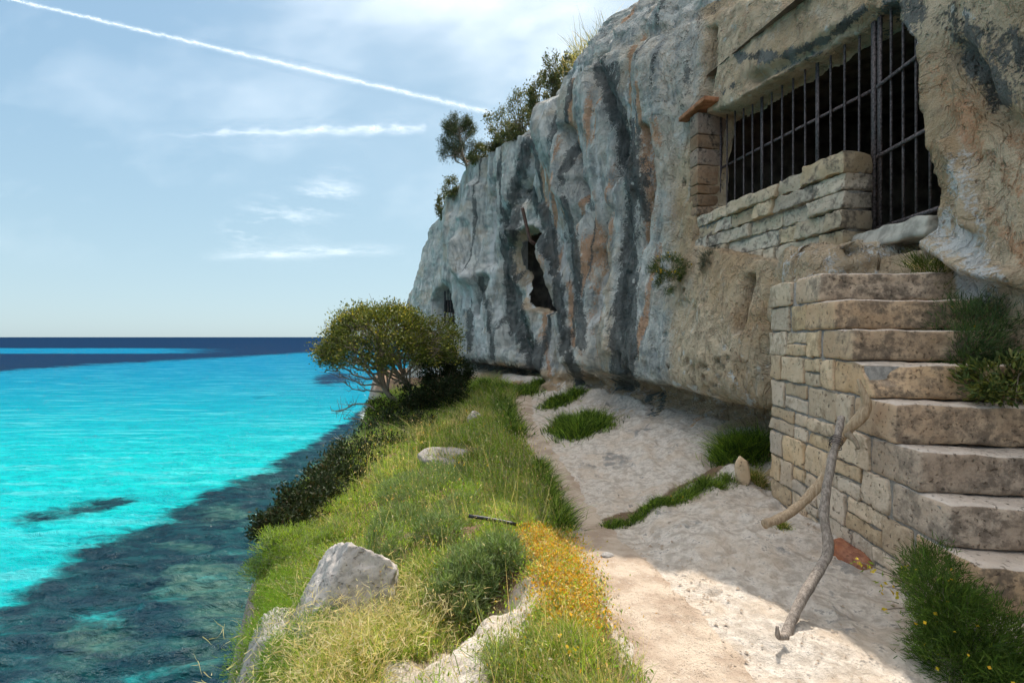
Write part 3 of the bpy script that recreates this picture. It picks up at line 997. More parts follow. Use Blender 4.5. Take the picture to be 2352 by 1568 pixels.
    tan = np.where(top > .5, .25, tan)
    tan = np.where(pxn > 5000, .7, tan)
    stain = np.stack([drk, wht, org], -1).reshape(-1, 3)
    tone = np.stack([tan, strk, tan * 0], -1).reshape(-1, 3)
    F = grid_faces(nr, ncl)
    cf = cut.reshape(-1)
    keep = ~(cf[F].all(1))
    F = F[keep]
    F = F[:, ::-1]
    V = np.stack([Xw, Yw, Zw], -1).reshape(-1, 3)
    o = mesh_obj('cliff', V, F, M['cliff'], smooth=True, attrs={'stain': stain, 'tone': tone})
    tag(o, 'tall streaked limestone cliff with caves above the footpath', 'cliff', kind='structure')
    return o


build_ground()
build_path()
build_cliff()


# ------------------------------------------------------------------ sea
def build_sea():
    r = np.concatenate([[9.0], np.geomspace(11, 75, 330), np.geomspace(76, 90000, 190)])
    a = np.radians(np.concatenate([np.linspace(-115, -52, 40, endpoint=False), np.linspace(-52, 8, 480, endpoint=False), np.linspace(8, 110, 50)]))
    R, A = np.meshgrid(r, a, indexing='ij')
    X, Y = R * np.sin(A), R * np.cos(A)
    H = 12.0
    py = HY + FPX * H / np.maximum(Y, 1e-3)
    px = CX + FPX * X / np.maximum(Y, 1e-3)
    py = np.where(Y > 2, py, 5000)
    px = np.where(Y > 2, px, np.sign(X) * 9000)
    # sand shoal outline on the print
    near = np.interp(px, [-2500, -800, 0, 140, 300, 430, 560, 660, 740, 800, 850, 1000, 1300], [2600, 1850, 1392, 1290, 1215, 1160, 1100, 1045, 1002, 965, 920, 880, 850])
    farl = np.interp(px, [-2500, 0, 250, 500, 740, 900, 1200], [980, 853, 836, 822, 808, 800, 795])
    wgt = np.maximum(6.0, (py - HY) * .13)
    sand = sstep(-1, 1, (near - py) / wgt) * sstep(-1, 1, (py - farl) / np.maximum(4, (py - HY) * .16))
    strip = sstep(798, 801, py) * sstep(814, 810, py) * sstep(640, 250, px)
    sand = np.maximum(sand, strip * .9)
    for cx_, cy_, rx_, ry_, am in ((150, 1180, 150, 22, .75), (235, 1162, 90, 12, .6), (760, 868, 50, 18, .8), (600, 912, 60, 6, .35), (830, 870, 60, 16, .5)):
        sand = sand * (1 - am * np.exp(-(((px - cx_) / rx_) ** 2 + ((py - cy_ + .16 * (px - cx_)) / ry_) ** 2) ** 1.5))
    reef = np.zeros_like(sand)
    for cx_, cy_, rx_, ry_, am in ((520, 1180, 120, 34, .8), (500, 1340, 150, 60, .95), (230, 1480, 150, 50, .6), (540, 1420, 120, 80, 1.0), (420, 1260, 120, 26, .6), (330, 1330, 140, 22, .45), (460, 1500, 100, 60, .6), (150, 1540, 80, 40, .5)):
        reef = np.maximum(reef, am * np.exp(-((px - cx_) / rx_) ** 2 - ((py - cy_) / ry_) ** 2))
    foam = np.zeros_like(sand)
    for cx_, cy_, rx_, ry_, am in ((850, 955, 28, 20, .9), (838, 990, 22, 14, .8), (815, 1010, 20, 8, .55), (870, 930, 14, 12, .8)):
        foam = np.maximum(foam, am * np.exp(-((px - cx_) / rx_) ** 2 - ((py - cy_) / ry_) ** 2))
    fr = sstep(1120, 790, py) ** 1.1
    Z = np.full_like(X, EYE - H)
    fade = sstep(120, 30, R)
    p = np.stack([X.ravel(), Y.ravel(), 0 * X.ravel()], 1)
    c_, s_ = math.cos(.25), math.sin(.25)
    pr = np.stack([(p[:, 0] * c_ + p[:, 1] * s_) * .32, (-p[:, 0] * s_ + p[:, 1] * c_) * .9, p[:, 2]], 1)
    w1 = fbm(pr, 4, .55, True, seed=1).reshape(X.shape)
    Z = Z + .34 * (w1 - .3) * fade
    bed = np.stack([sand, reef, foam], -1).reshape(-1, 3)
    o = mesh_obj('sea', np.stack([X, Y, Z], -1).reshape(-1, 3), grid_faces(*X.shape)[:, ::-1], M['sea'], smooth=True,
                 attrs={'bed': bed, 'far': np.stack([fr, np.interp(py, [790, 850, 1000, 1200, 1500], [.05, .08, .14, .22, .42]), fr], -1).reshape(-1, 3)})
    tag(o, 'turquoise sea with dark reef near the shore and a deep blue horizon', 'sea', kind='structure')


build_sea()
# ------------------------------------------------------------------ mesh builders
def axis_lines(L, r, n):
    r = min(r, L * .3)
    return np.concatenate([[0, r * .35, r], np.linspace(r, L - r, n + 1)[1:-1], [L - r, L - r * .35, L]]) / L


def block_mesh(P8, r=.02, n=(2, 1, 1), amp=.008, freq=9.0, seed=0.0):
    """rounded, slightly worn stone: P8 = bottom ring of 4 then top ring of 4"""
    P8 = np.array(P8, float)
    dims = np.array([np.linalg.norm(P8[1] - P8[0]), np.linalg.norm(P8[3] - P8[0]), np.linalg.norm(P8[4] - P8[0])])
    r = min(r, dims.min() * .3)
    ax = [axis_lines(dims[k], r, n[k]) for k in range(3)]
    verts, faces, index = [], [], {}
    def vid(i, j, k):
        key = (i, j, k)
        if key not in index:
            index[key] = len(verts); verts.append((ax[0][i], ax[1][j], ax[2][k]))
        return index[key]
    N = [len(a) - 1 for a in ax]
    for i in range(N[0]):
        for j in range(N[1]):
            faces.append((vid(i, j, 0), vid(i, j + 1, 0), vid(i + 1, j + 1, 0), vid(i + 1, j, 0)))
            faces.append((vid(i, j, N[2]), vid(i + 1, j, N[2]), vid(i + 1, j + 1, N[2]), vid(i, j + 1, N[2])))
    for i in range(N[0]):
        for k in range(N[2]):
            faces.append((vid(i, 0, k), vid(i + 1, 0, k), vid(i + 1, 0, k + 1), vid(i, 0, k + 1)))
            faces.append((vid(i, N[1], k), vid(i, N[1], k + 1), vid(i + 1, N[1], k + 1), vid(i + 1, N[1], k)))
    for j in range(N[1]):
        for k in range(N[2]):
            faces.append((vid(0, j, k), vid(0, j, k + 1), vid(0, j + 1, k + 1), vid(0, j + 1, k)))
            faces.append((vid(N[0], j, k), vid(N[0], j + 1, k), vid(N[0], j + 1, k + 1), vid(N[0], j, k + 1)))
    u = np.array(verts)
    h = dims / 2
    p = (u - .5) * dims
    q = np.clip(p, -(h - r), h - r)
    d = p - q
    L = np.linalg.norm(d, axis=1)[:, None]
    p = np.where(L > 1e-9, q + r * d / np.maximum(L, 1e-9), p)
    u = p / dims + .5
    a, b, c = u[:, :1], u[:, 1:2], u[:, 2:3]
    bot = (P8[0] * (1 - a) + P8[1] * a) * (1 - b) + (P8[3] * (1 - a) + P8[2] * a) * b
    top = (P8[4] * (1 - a) + P8[5] * a) * (1 - b) + (P8[7] * (1 - a) + P8[6] * a) * b
    V = bot * (1 - c) + top * c
    if amp:
        V = V + amp * np.stack([fbm(V * freq, 3, .55, seed=seed + s) for s in (1, 2, 3)], 1) * 1.6
    return V, np.array(faces)


def box8(x0, x1, y0, y1, z0, z1):
    return [(x0, y0, z0), (x1, y0, z0), (x1, y1, z0), (x0, y1, z0), (x0, y0, z1), (x1, y0, z1), (x1, y1, z1), (x0, y1, z1)]


def stone(name, P8, mat, parent=None, r=.02, n=(2, 1, 1), amp=.008, freq=9.0, seed=None):
    V, F = block_mesh(P8, r, n, amp, freq, seed if seed is not None else random.uniform(0, 90))
    return mesh_obj(name, V, F, mat, parent, smooth=True)


class MB:
    """collects shapes into one mesh"""
    def __init__(self):
        self.v, self.q, self.t, self.c, self.n = [], [], [], [], 0

    def add(self, v, q=None, t=None, c=None):
        v = np.asarray(v, float)
        self.v.append(v)
        if q is not None and len(q): self.q.append(np.asarray(q) + self.n)
        if t is not None and len(t): self.t.append(np.asarray(t) + self.n)
        if c is not None:
            c = np.asarray(c, float)
            if c.ndim == 1: c = np.broadcast_to(c, (len(v), 3))
            self.c.append(c)
        self.n += len(v)

    def tube(self, pts, rad, sides=8, cap=True, wob=0.0):
        pts = np.asarray(pts, float); m = len(pts)
        rad = np.broadcast_to(np.asarray(rad, float), (m,))
        T = np.gradient(pts, axis=0); T /= np.linalg.norm(T, axis=1)[:, None] + 1e-12
        ref = np.array((0.31, 0.17, 0.93)) if abs(T[0] @ np.array((0.31, .17, .93))) < .9 else np.array((1., 0, 0))
        A = np.cross(T, ref); A /= np.linalg.norm(A, axis=1)[:, None]
        B = np.cross(T, A)
        th = np.linspace(0, 2 * math.pi, sides, endpoint=False)
        ring = A[:, None, :] * np.cos(th)[None, :, None] + B[:, None, :] * np.sin(th)[None, :, None]
        rr = rad[:, None, None]
        V = pts[:, None, :] + ring * rr
        V = V.reshape(-1, 3)
        if wob:
            nv = fbm(V * 14, 3, .55)
            V = V + (ring.reshape(-1, 3)) * (nv * wob)[:, None]
        i = np.arange(m - 1)[:, None] * sides; j = np.arange(sides)[None, :]; j2 = (j + 1) % sides
        Q = np.stack([i + j, i + j2, i + sides + j2, i + sides + j], -1).reshape(-1, 4)
        T3 = None
        if cap:
            V = np.vstack([V, pts[:1], pts[-1:]])
            jj = np.arange(sides); j2 = (jj + 1) % sides
            c0, c1 = m * sides, m * sides + 1
            T3 = np.vstack([np.stack([np.full(sides, c0), j2, jj], 1), np.stack([np.full(sides, c1), (m - 1) * sides + jj, (m - 1) * sides + j2], 1)])
        self.add(V, Q, T3)
        return self

    def box(self, P8):
        self.add(np.array(P8, float), np.array([(0, 3, 2, 1), (4, 5, 6, 7), (0, 1, 5, 4), (1, 2, 6, 5), (2, 3, 7, 6), (3, 0, 4, 7)]))
        return self

    def build(self, name, mat, parent=None, smooth=False):
        V = np.vstack(self.v)
        fs = []
        if self.q: fs.append(np.vstack(self.q))
        if self.t: fs.append(np.vstack(self.t))
        attrs = {'col': np.vstack(self.c)} if self.c else None
        return mesh_obj(name, V, fs, mat, parent, smooth, attrs)


def unit(a):
    a = np.asarray(a, float)
    return a / (np.linalg.norm(a, axis=-1, keepdims=True) + 1e-12)


def jitter_cols(base, n, amt=.25, hue=.12):
    base = np.asarray(base, float)
    if base.ndim == 1: base = np.broadcast_to(base, (n, 3))
    v = 1 + RNG.uniform(-amt, amt, (n, 1))
    h = 1 + RNG.uniform(-hue, hue, (n, 3))
    return np.clip(base * v * h, 0, 1)


def strips(mb, base, dirs, lens, widths, bend, cols, segs=2, fold=None):
    """ribbon blades"""
    base = np.asarray(base, float); n = len(base)
    dirs = unit(dirs)
    lens = np.broadcast_to(lens, (n,))[:, None]; widths = np.broadcast_to(widths, (n,))[:, None]
    side = unit(np.cross(dirs, RNG.normal(size=(n, 3))))
    V = []
    for k in range(segs):
        t = k / segs
        c = base + dirs * lens * t + bend * t * t
        ww = widths * (1 - t * .75) * .5 if k else widths * .38
        V += [c - side * ww, c + side * ww]
    V.append(base + dirs * lens + bend)
    V = np.stack(V, 1)
    m = 2 * segs + 1
    off = np.arange(n)[:, None] * m
    Q = [np.stack([off[:, 0] + 2 * k, off[:, 0] + 2 * k + 1, off[:, 0] + 2 * k + 3, off[:, 0] + 2 * k + 2], 1) for k in range(segs - 1)]
    T = np.stack([off[:, 0] + 2 * (segs - 1), off[:, 0] + 2 * (segs - 1) + 1, off[:, 0] + m - 1], 1)
    mb.add(V.reshape(-1, 3), np.vstack(Q) if Q else None, T, np.repeat(cols, m, 0))


def leaves(mb, c, size, cols, dirs=None, aspect=.45, droop=0.0):
    """small folded leaf quads"""
    c = np.asarray(c, float); n = len(c)
    d = unit(RNG.normal(size=(n, 3))) if dirs is None else unit(np.asarray(dirs) + RNG.normal(size=(n, 3)) * .55)
    s = unit(np.cross(d, RNG.normal(size=(n, 3))))
    nn = np.cross(d, s)
    size = np.broadcast_to(size, (n,))[:, None] * RNG.uniform(.7, 1.3, (n, 1))
    b = c - d * size * .5
    tip = c + d * size * .5 - nn * size * .08
    l = c + s * size * aspect * .5 + nn * size * .07
    r = c - s * size * aspect * .5 + nn * size * .07
    V = np.stack([b, l, tip, r], 1).reshape(-1, 3)
    o = np.arange(n) * 4
    mb.add(V, np.stack([o, o + 1, o + 2, o + 3], 1), None, np.repeat(cols, 4, 0))


def bez(p0, p1, p2, n):
    t = np.linspace(0, 1, n)[:, None]
    return p0 * (1 - t) ** 2 + 2 * p1 * t * (1 - t) + p2 * t * t


# ------------------------------------------------------------------ cave behind the bars
GA, GB = np.array((3.79, 5.10, 0)), np.array((3.21, 7.60, 0))
GE = unit(GB - GA); GN = np.array((GE[1], -GE[0], 0))               # along the wall, into the rock
GLEN = float(np.linalg.norm(GB - GA))


def gp(e, n, z):
    return GA + GE * e + GN * n + np.array((0, 0, z))


def build_cave():
    c = MB()
    e0, e1, n0, n1, za, zb = -2.2, 3.4, -.10, 5.2, 2.30, 5.75
    R = [gp(e0, n0, za), gp(e1, n0, za), gp(e1, n1, za), gp(e0, n1, za), gp(e0, n0, zb), gp(e1, n0, zb), gp(e1, n1, zb), gp(e0, n1, zb)]
    c.add(np.array(R), np.array([(0, 1, 2, 3), (4, 7, 6, 5), (1, 5, 6, 2), (2, 6, 7, 3), (3, 7, 4, 0)]))
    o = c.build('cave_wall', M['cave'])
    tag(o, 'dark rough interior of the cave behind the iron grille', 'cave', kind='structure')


build_cave()


def build_slot_cave():
    o, e = np.array((1.05, 14.75, 0)), unit((-.34, .94, 0))
    n = np.array((e[1], -e[0], 0))
    f = lambda a, b, z: o + e * a + n * b + np.array((0, 0, z))
    R = [f(-1.6, .35, 1.9), f(2.4, .35, 1.9), f(2.4, 3.6, 1.9), f(-1.6, 3.6, 1.9), f(-1.6, .35, 5.6), f(2.4, .35, 5.6), f(2.4, 3.6, 5.6), f(-1.6, 3.6, 5.6)]
    c = MB()
    c.add(np.array(R), np.array([(0, 1, 2, 3), (4, 7, 6, 5), (1, 5, 6, 2), (2, 6, 7, 3), (3, 7, 4, 0)]))
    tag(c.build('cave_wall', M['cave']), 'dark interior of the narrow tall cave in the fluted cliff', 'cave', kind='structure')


build_slot_cave()


# ------------------------------------------------------------------ parapet, pier, lintel
def build_parapet():
    root = empty('parapet_wall', tuple(gp(GLEN / 2, -.2, 2.6)))
    tag(root, 'low rough stone parapet wall under the barred cave opening', 'wall')
    zs = [2.54, 2.72, 2.93, 3.12, 3.31, 3.50]
    random.seed(21)
    for k in range(5):
        e = -.03 + (0.0 if k % 2 else .0)
        while e < GLEN + .05:
            L = random.choice((.24, .34, .45, .6, .85)) * random.uniform(.9, 1.1)
            if GLEN - e - L < .22: L = GLEN - e + .08
            z0, z1 = zs[k], zs[k + 1]
            if k == 4:
                z1 += random.uniform(-.06, .03) if e > .4 else .04
            f0 = -.34 - random.uniform(-.03, .05) - (.05 if e < .3 else 0)
            g = .008
            P = [gp(e + g, f0, z0 + g), gp(e + L - g, f0, z0 + g), gp(e + L - g, .0, z0 + g), gp(e + g, .0, z0 + g),
                 gp(e + g, f0 + .02, z1 - g), gp(e + L - g, f0 + .02, z1 - g + random.uniform(-.02, .015)), gp(e + L - g, .0, z1 - g), gp(e + g, .0, z1 - g)]
            stone('stone', P, M['pale_stone'], root, .013, (10, 3, 4), .030, 8.0)
            e += L
    c = MB().box([gp(0, -.29, 2.5), gp(GLEN + .1, -.29, 2.5), gp(GLEN + .1, -.02, 2.5), gp(0, -.02, 2.5), gp(0, -.29, 3.36), gp(GLEN + .1, -.29, 3.36), gp(GLEN + .1, -.02, 3.36), gp(0, -.02, 3.36)])
    c.build('mortar', M['mortar'], root)

    pier = empty('stone_pier', tuple(gp(GLEN + .1, -.2, 3.5)))
    tag(pier, 'dark stained stone pier at the far end of the barred opening', 'pier')
    z = 3.50
    random.seed(5)
    hs = [.14, .19, .15, .30, .26, .22, .34]
    for h in hs:
        P = [gp(GLEN - .02, -.34, z + .006), gp(GLEN + .2, -.34, z + .006), gp(GLEN + .2, .20, z + .006), gp(GLEN - .02, .20, z + .006),
             gp(GLEN - .02, -.34, z + h - .006), gp(GLEN + .2, -.34, z + h - .006), gp(GLEN + .2, .20, z + h - .006), gp(GLEN - .02, .20, z + h - .006)]
        stone('stone', P, M['pier_stone'], pier, .02, (2, 3, 2), .012, 9.0)
        z += h
    lin = [gp(GLEN - .25, -.38, 5.17), gp(GLEN + .36, -.44, 5.09), gp(GLEN + .36, .1, 5.10), gp(GLEN - .25, .1, 5.17)]
    lin = lin + [p + np.array((0, 0, .07)) for p in lin]
    o = stone('lintel', lin, M['tile'], None, .012, (4, 3, 1), .006, 8.0)
    tag(o, 'thin red terracotta lintel slab above the stone pier', 'lintel')

    sill = [(3.44, 4.06, 2.46), (3.98, 4.06, 2.46), (3.98, 5.02, 2.46), (3.48, 5.02, 2.46), (3.50, 4.06, 2.64), (3.98, 4.06, 2.64), (3.98, 5.02, 2.66), (3.52, 5.02, 2.66)]
    o = stone('threshold', sill, M['plaster'], None, .05, (9, 11, 4), .030, 6.0)
    tag(o, 'pale cement threshold under the narrow iron gate', 'threshold')


def build_ledge():
    P = [(2.62, 4.50, 1.7), (3.9, 4.30, 1.7), (3.9, 5.6, 1.7), (2.92, 5.55, 1.7), (2.84, 4.66, 2.46), (3.9, 4.42, 2.50), (3.9, 5.6, 2.56), (3.02, 5.5, 2.58)]
    V, F = block_mesh(P, .14, (34, 40, 18), .0)
    n = fbm(V * np.array([2.2, 2.2, 2.6]), 4, .55, True, seed=4)
    n2 = fbm(V * 7, 4, .55, seed=8)
    c = np.array((3.3, 5.3, 2.0))
    d = unit((V - c) * np.array((1, 1, 1.4)))
    V = V + d * (.10 * (n - .3) + .05 * n2)[:, None]
    for hx, hy, hz, r, dp in ((3.22, 4.62, 2.40, .10, .16), (3.45, 4.5, 2.24, .06, .10), (2.92, 4.8, 2.45, .06, .08), (3.05, 4.66, 2.30, .05, .06)):
        q = np.linalg.norm(V - np.array((hx, hy, hz)), axis=1) / r
        V = V + np.array((0.15, 1, 0)) * (dp * sstep(1.1, .4, q))[:, None]
    wh = np.full(len(V), .38); tn = np.full(len(V), .75)
    o = mesh_obj('rock_ledge', V, F, M['cliff'], smooth=True, attrs={'stain': np.stack([wh * 0 + .1, wh, wh * 0], 1), 'tone': np.stack([tn, tn * 0, tn * 0], 1)})
    tag(o, 'rough white rock ledge between the top step and the gate', 'rock', kind='structure')


build_parapet()
build_ledge()


# ------------------------------------------------------------------ iron grille and gate
def bar(parent, p0, p1, r, name='bar', sides=8):
    return MB().tube(np.linspace(p0, p1, 5), r, sides, wob=.002).build(name, M['rust'], parent, True)


def flat(parent, p, z0, z1, e, w_, d_, name):
    n = np.array((e[1], -e[0], 0))
    a = p - e * w_ / 2 - n * d_ / 2; b = p + e * w_ / 2 - n * d_ / 2; c = p + e * w_ / 2 + n * d_ / 2; d = p - e * w_ / 2 + n * d_ / 2
    Z = lambda q, z: (q[0], q[1], z)
    return MB().box([Z(a, z0), Z(b, z0), Z(c, z0), Z(d, z0), Z(a, z1), Z(b, z1), Z(c, z1), Z(d, z1)]).build(name, M['rust'], parent)


def build_grille():
    root = empty('window_grille', tuple(gp(GLEN / 2, .04, 3.4)))
    tag(root, 'large rusty iron bar grille over the cave above the parapet', 'grille')
    n = 14
    sp = GLEN / n
    for k in range(1, n):
        p = gp(GLEN - k * sp, .06, 0)
        if k in (5, 10):
            flat(root, p, 3.2, 5.12, GE, .045, .012, 'upright')
        else:
            bar(root, gp(GLEN - k * sp + random.uniform(-.008, .008), .06, 3.2), gp(GLEN - k * sp, .06, 5.12), .0125)
    for z in (4.22, 3.49, 5.09):
        MB().box([gp(0, .075, z), gp(GLEN, .075, z + .02), gp(GLEN, .087, z + .02), gp(0, .087, z), gp(0, .075, z + .035), gp(GLEN, .075, z + .055), gp(GLEN, .087, z + .055), gp(0, .087, z + .035)]).build('rail', M['rust'], root)
    MB().box([gp(GLEN - .03, .05, 3.2), gp(GLEN, .05, 3.2), gp(GLEN, .09, 3.2), gp(GLEN - .03, .09, 3.2), gp(GLEN - .03, .05, 5.3), gp(GLEN, .05, 5.3), gp(GLEN, .09, 5.3), gp(GLEN - .03, .09, 5.3)]).build('frame', M['rust'], root)

    a, b = np.array((3.79, 5.04, 0)), np.array((3.71, 4.02, 0))
    e = unit(b - a); L = float(np.linalg.norm(b - a))
    gate = empty('iron_gate', (3.76, 4.55, 2.68))
    tag(gate, 'narrow rusty iron gate beside the parapet, reached by the steps', 'gate')
    flat(gate, a + e * -.02, 2.72, 5.3, e, .055, .03, 'post')
    flat(gate, a + e * .07, 2.70, 5.3, e, .05, .02, 'post')
    for k in range(1, 6):
        bar(gate, a + e * (.07 + k * .165) + np.array((0, 0, 2.72)), a + e * (.07 + k * .165) + np.array((0, 0, 5.2)), .0125)
    for z in (4.16, 3.44, 2.70):
        q0, q1 = a + e * .05, b
        off = np.array((-.014, 0, 0))
        MB().box([q0 + off + (0, 0, z), q1 + off + (0, 0, z), q1 + off * 2 + (0, 0, z), q0 + off * 2 + (0, 0, z),
                  q0 + off + (0, 0, z + .035), q1 + off + (0, 0, z + .035), q1 + off * 2 + (0, 0, z + .035), q0 + off * 2 + (0, 0, z + .035)]).build('rail', M['rust'], gate)


build_grille()

# ------------------------------------------------------------------ stone stairs
XW = lambda y: 2.11 + .106 * y
STEPS = [(.429, 2.46), (.672, 2.67), (.918, 2.87), (1.177, 3.07), (1.425, 3.30), (1.657, 3.52), (1.893, 3.75), (2.13, 4.00)]
YEND = 4.93


def build_stairs():
    root = empty('stone_stairs', (2.9, 3.4, 0))
    tag(root, 'worn sandstone stairs with coursed stone side wall climbing to the gate', 'stairs')
    random.seed(11)
    sk = -.14
    zb = 0.18
    for k, (z, y) in enumerate(STEPS):
        zl = (STEPS[k - 1][0] if k else zb) + .004
        x0 = XW(y) + random.uniform(-.012, .012)
        x1 = 3.72
        dep = random.uniform(.40, .50)
        P = [(x0, y, zl), (x1, y + sk * (x1 - x0), zl), (x1, y + sk * (x1 - x0) + dep, zl), (XW(y + dep) + .0, y + dep, zl),
             (x0 + .012, y + .006, z), (x1, y + sk * (x1 - x0) + .006, z), (x1, y + sk * (x1 - x0) + dep, z), (XW(y + dep) + .01, y + dep, z)]
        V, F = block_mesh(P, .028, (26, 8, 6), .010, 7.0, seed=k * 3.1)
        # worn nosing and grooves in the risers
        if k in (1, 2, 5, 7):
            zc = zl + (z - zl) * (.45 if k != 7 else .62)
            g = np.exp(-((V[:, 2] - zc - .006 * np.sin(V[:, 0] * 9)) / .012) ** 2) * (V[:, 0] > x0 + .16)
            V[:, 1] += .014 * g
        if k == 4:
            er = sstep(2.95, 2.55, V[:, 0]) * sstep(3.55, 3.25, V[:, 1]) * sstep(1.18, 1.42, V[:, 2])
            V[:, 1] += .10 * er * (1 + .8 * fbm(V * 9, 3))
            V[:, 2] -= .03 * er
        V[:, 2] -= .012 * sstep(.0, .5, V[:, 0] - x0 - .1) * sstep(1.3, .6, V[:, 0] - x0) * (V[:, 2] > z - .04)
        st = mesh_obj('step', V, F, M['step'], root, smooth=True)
    # side wall, course by course
    zt = [s[0] for s in STEPS][::-1]
    courses = []
    for k in range(len(STEPS) - 1, -1, -1):
        z1 = STEPS[k][0]; z0 = STEPS[k - 1][0] if k else zb
        courses.append((z0, z1, STEPS[k][1] + .45))
    courses.append((-.02, zb, 2.42)); courses.append((-.22, -.02, 2.9)); courses.append((-.42, -.22, 3.4))
    for ci, (z0, z1, ys) in enumerate(courses):
        y = ys + .012
        while y < YEND - .05:
            L = random.choice((.22, .28, .34, .40, .46)) * random.uniform(.9, 1.1)
            if YEND - y - L < .16: L = YEND - y + random.uniform(-.02, .03)
            split = random.random() < .3
            zs = [(z0, z1)] if not split else [(z0, z0 + (z1 - z0) * .5), (z0 + (z1 - z0) * .5, z1)]
            for (a, b) in zs:
                off = random.uniform(-.012, .010)
                g = .008
                tilt = random.uniform(-.006, .006)
                P = [(XW(y) + off, y + g, a + g), (XW(y + L) + off, y + L - g, a + g + tilt), (XW(y + L) + .22, y + L - g, a + g), (XW(y) + .22, y + g, a + g),
                     (XW(y) + off + .004, y + g + random.uniform(-.004, .008), b - g), (XW(y + L) + off + .004, y + L - g, b - g + tilt), (XW(y + L) + .22, y + L - g, b - g), (XW(y) + .22, y + g, b - g)]
                stone('stone', P, M['ashlar'], root, .016, (5, 1, 3), .018, 8.0)
            y += L
    # mortar core behind the stones
    prof = []
    for k, (z, y) in enumerate(STEPS):
        prof += [(y + .06, (STEPS[k - 1][0] if k else zb) - .02), (y + .06, z - .03)]
    prof = [(2.50, -.5)] + prof[0:] + [(YEND - .012, STEPS[-1][0] - .03), (YEND - .012, -.5)]
    n = len(prof)
    V = [(XW(y) + .022, y, z) for y, z in prof] + [(3.7, y, z) for y, z in prof]
    F = [tuple(range(n)), tuple(range(2 * n - 1, n - 1, -1))] + [(i, i + n, (i + 1) % n + n, (i + 1) % n) for i in range(n)]
    mesh_obj('mortar', V, F, M['mortar'], root)


build_stairs()


# ------------------------------------------------------------------ rocks
def rock(name, c, rad, mat, seed, rot=(0, 0, 0), amp=.25, cuts=(), label=None, cat='rock', group=None, sub=5, parent=None, fine=.06):
    import bmesh
    bm = bmesh.new()
    bmesh.ops.create_icosphere(bm, subdivisions=sub, radius=1.0)
    V = np.array([v.co[:] for v in bm.verts]); F = np.array([[v.index for v in f.verts] for f in bm.faces])
    bm.free()
    n = fbm(V * 1.3, 3, .5, seed=seed)
    V = V * (1 + amp * n)[:, None]
    for nx_, ny_, nz_, dd in cuts:
        nn = unit((nx_, ny_, nz_))
        e = np.maximum(V @ nn - dd, 0)
        V = V - nn * (e * .85)[:, None]
    V = V * np.array(rad)
    V = np.array(V @ np.array(Matrix.Rotation(0, 3, 'Z')))
    from mathutils import Euler
    R = np.array(Euler(rot).to_matrix())
    V = V @ R.T
    mr = float(np.mean(rad))
    V = V * (1 + fine * fbm(V / mr * 4, 4, .6, True, seed=seed + 3))[:, None]
    V = V + np.array(c)
    if parent is None:
        o = mesh_obj(name, V - np.array(c), F, mat, smooth=True)
        o.location = tuple(c)
        if label: tag(o, label, cat, group)
    else:
        o = mesh_obj(name, V, F, mat, parent, smooth=True)
    return o


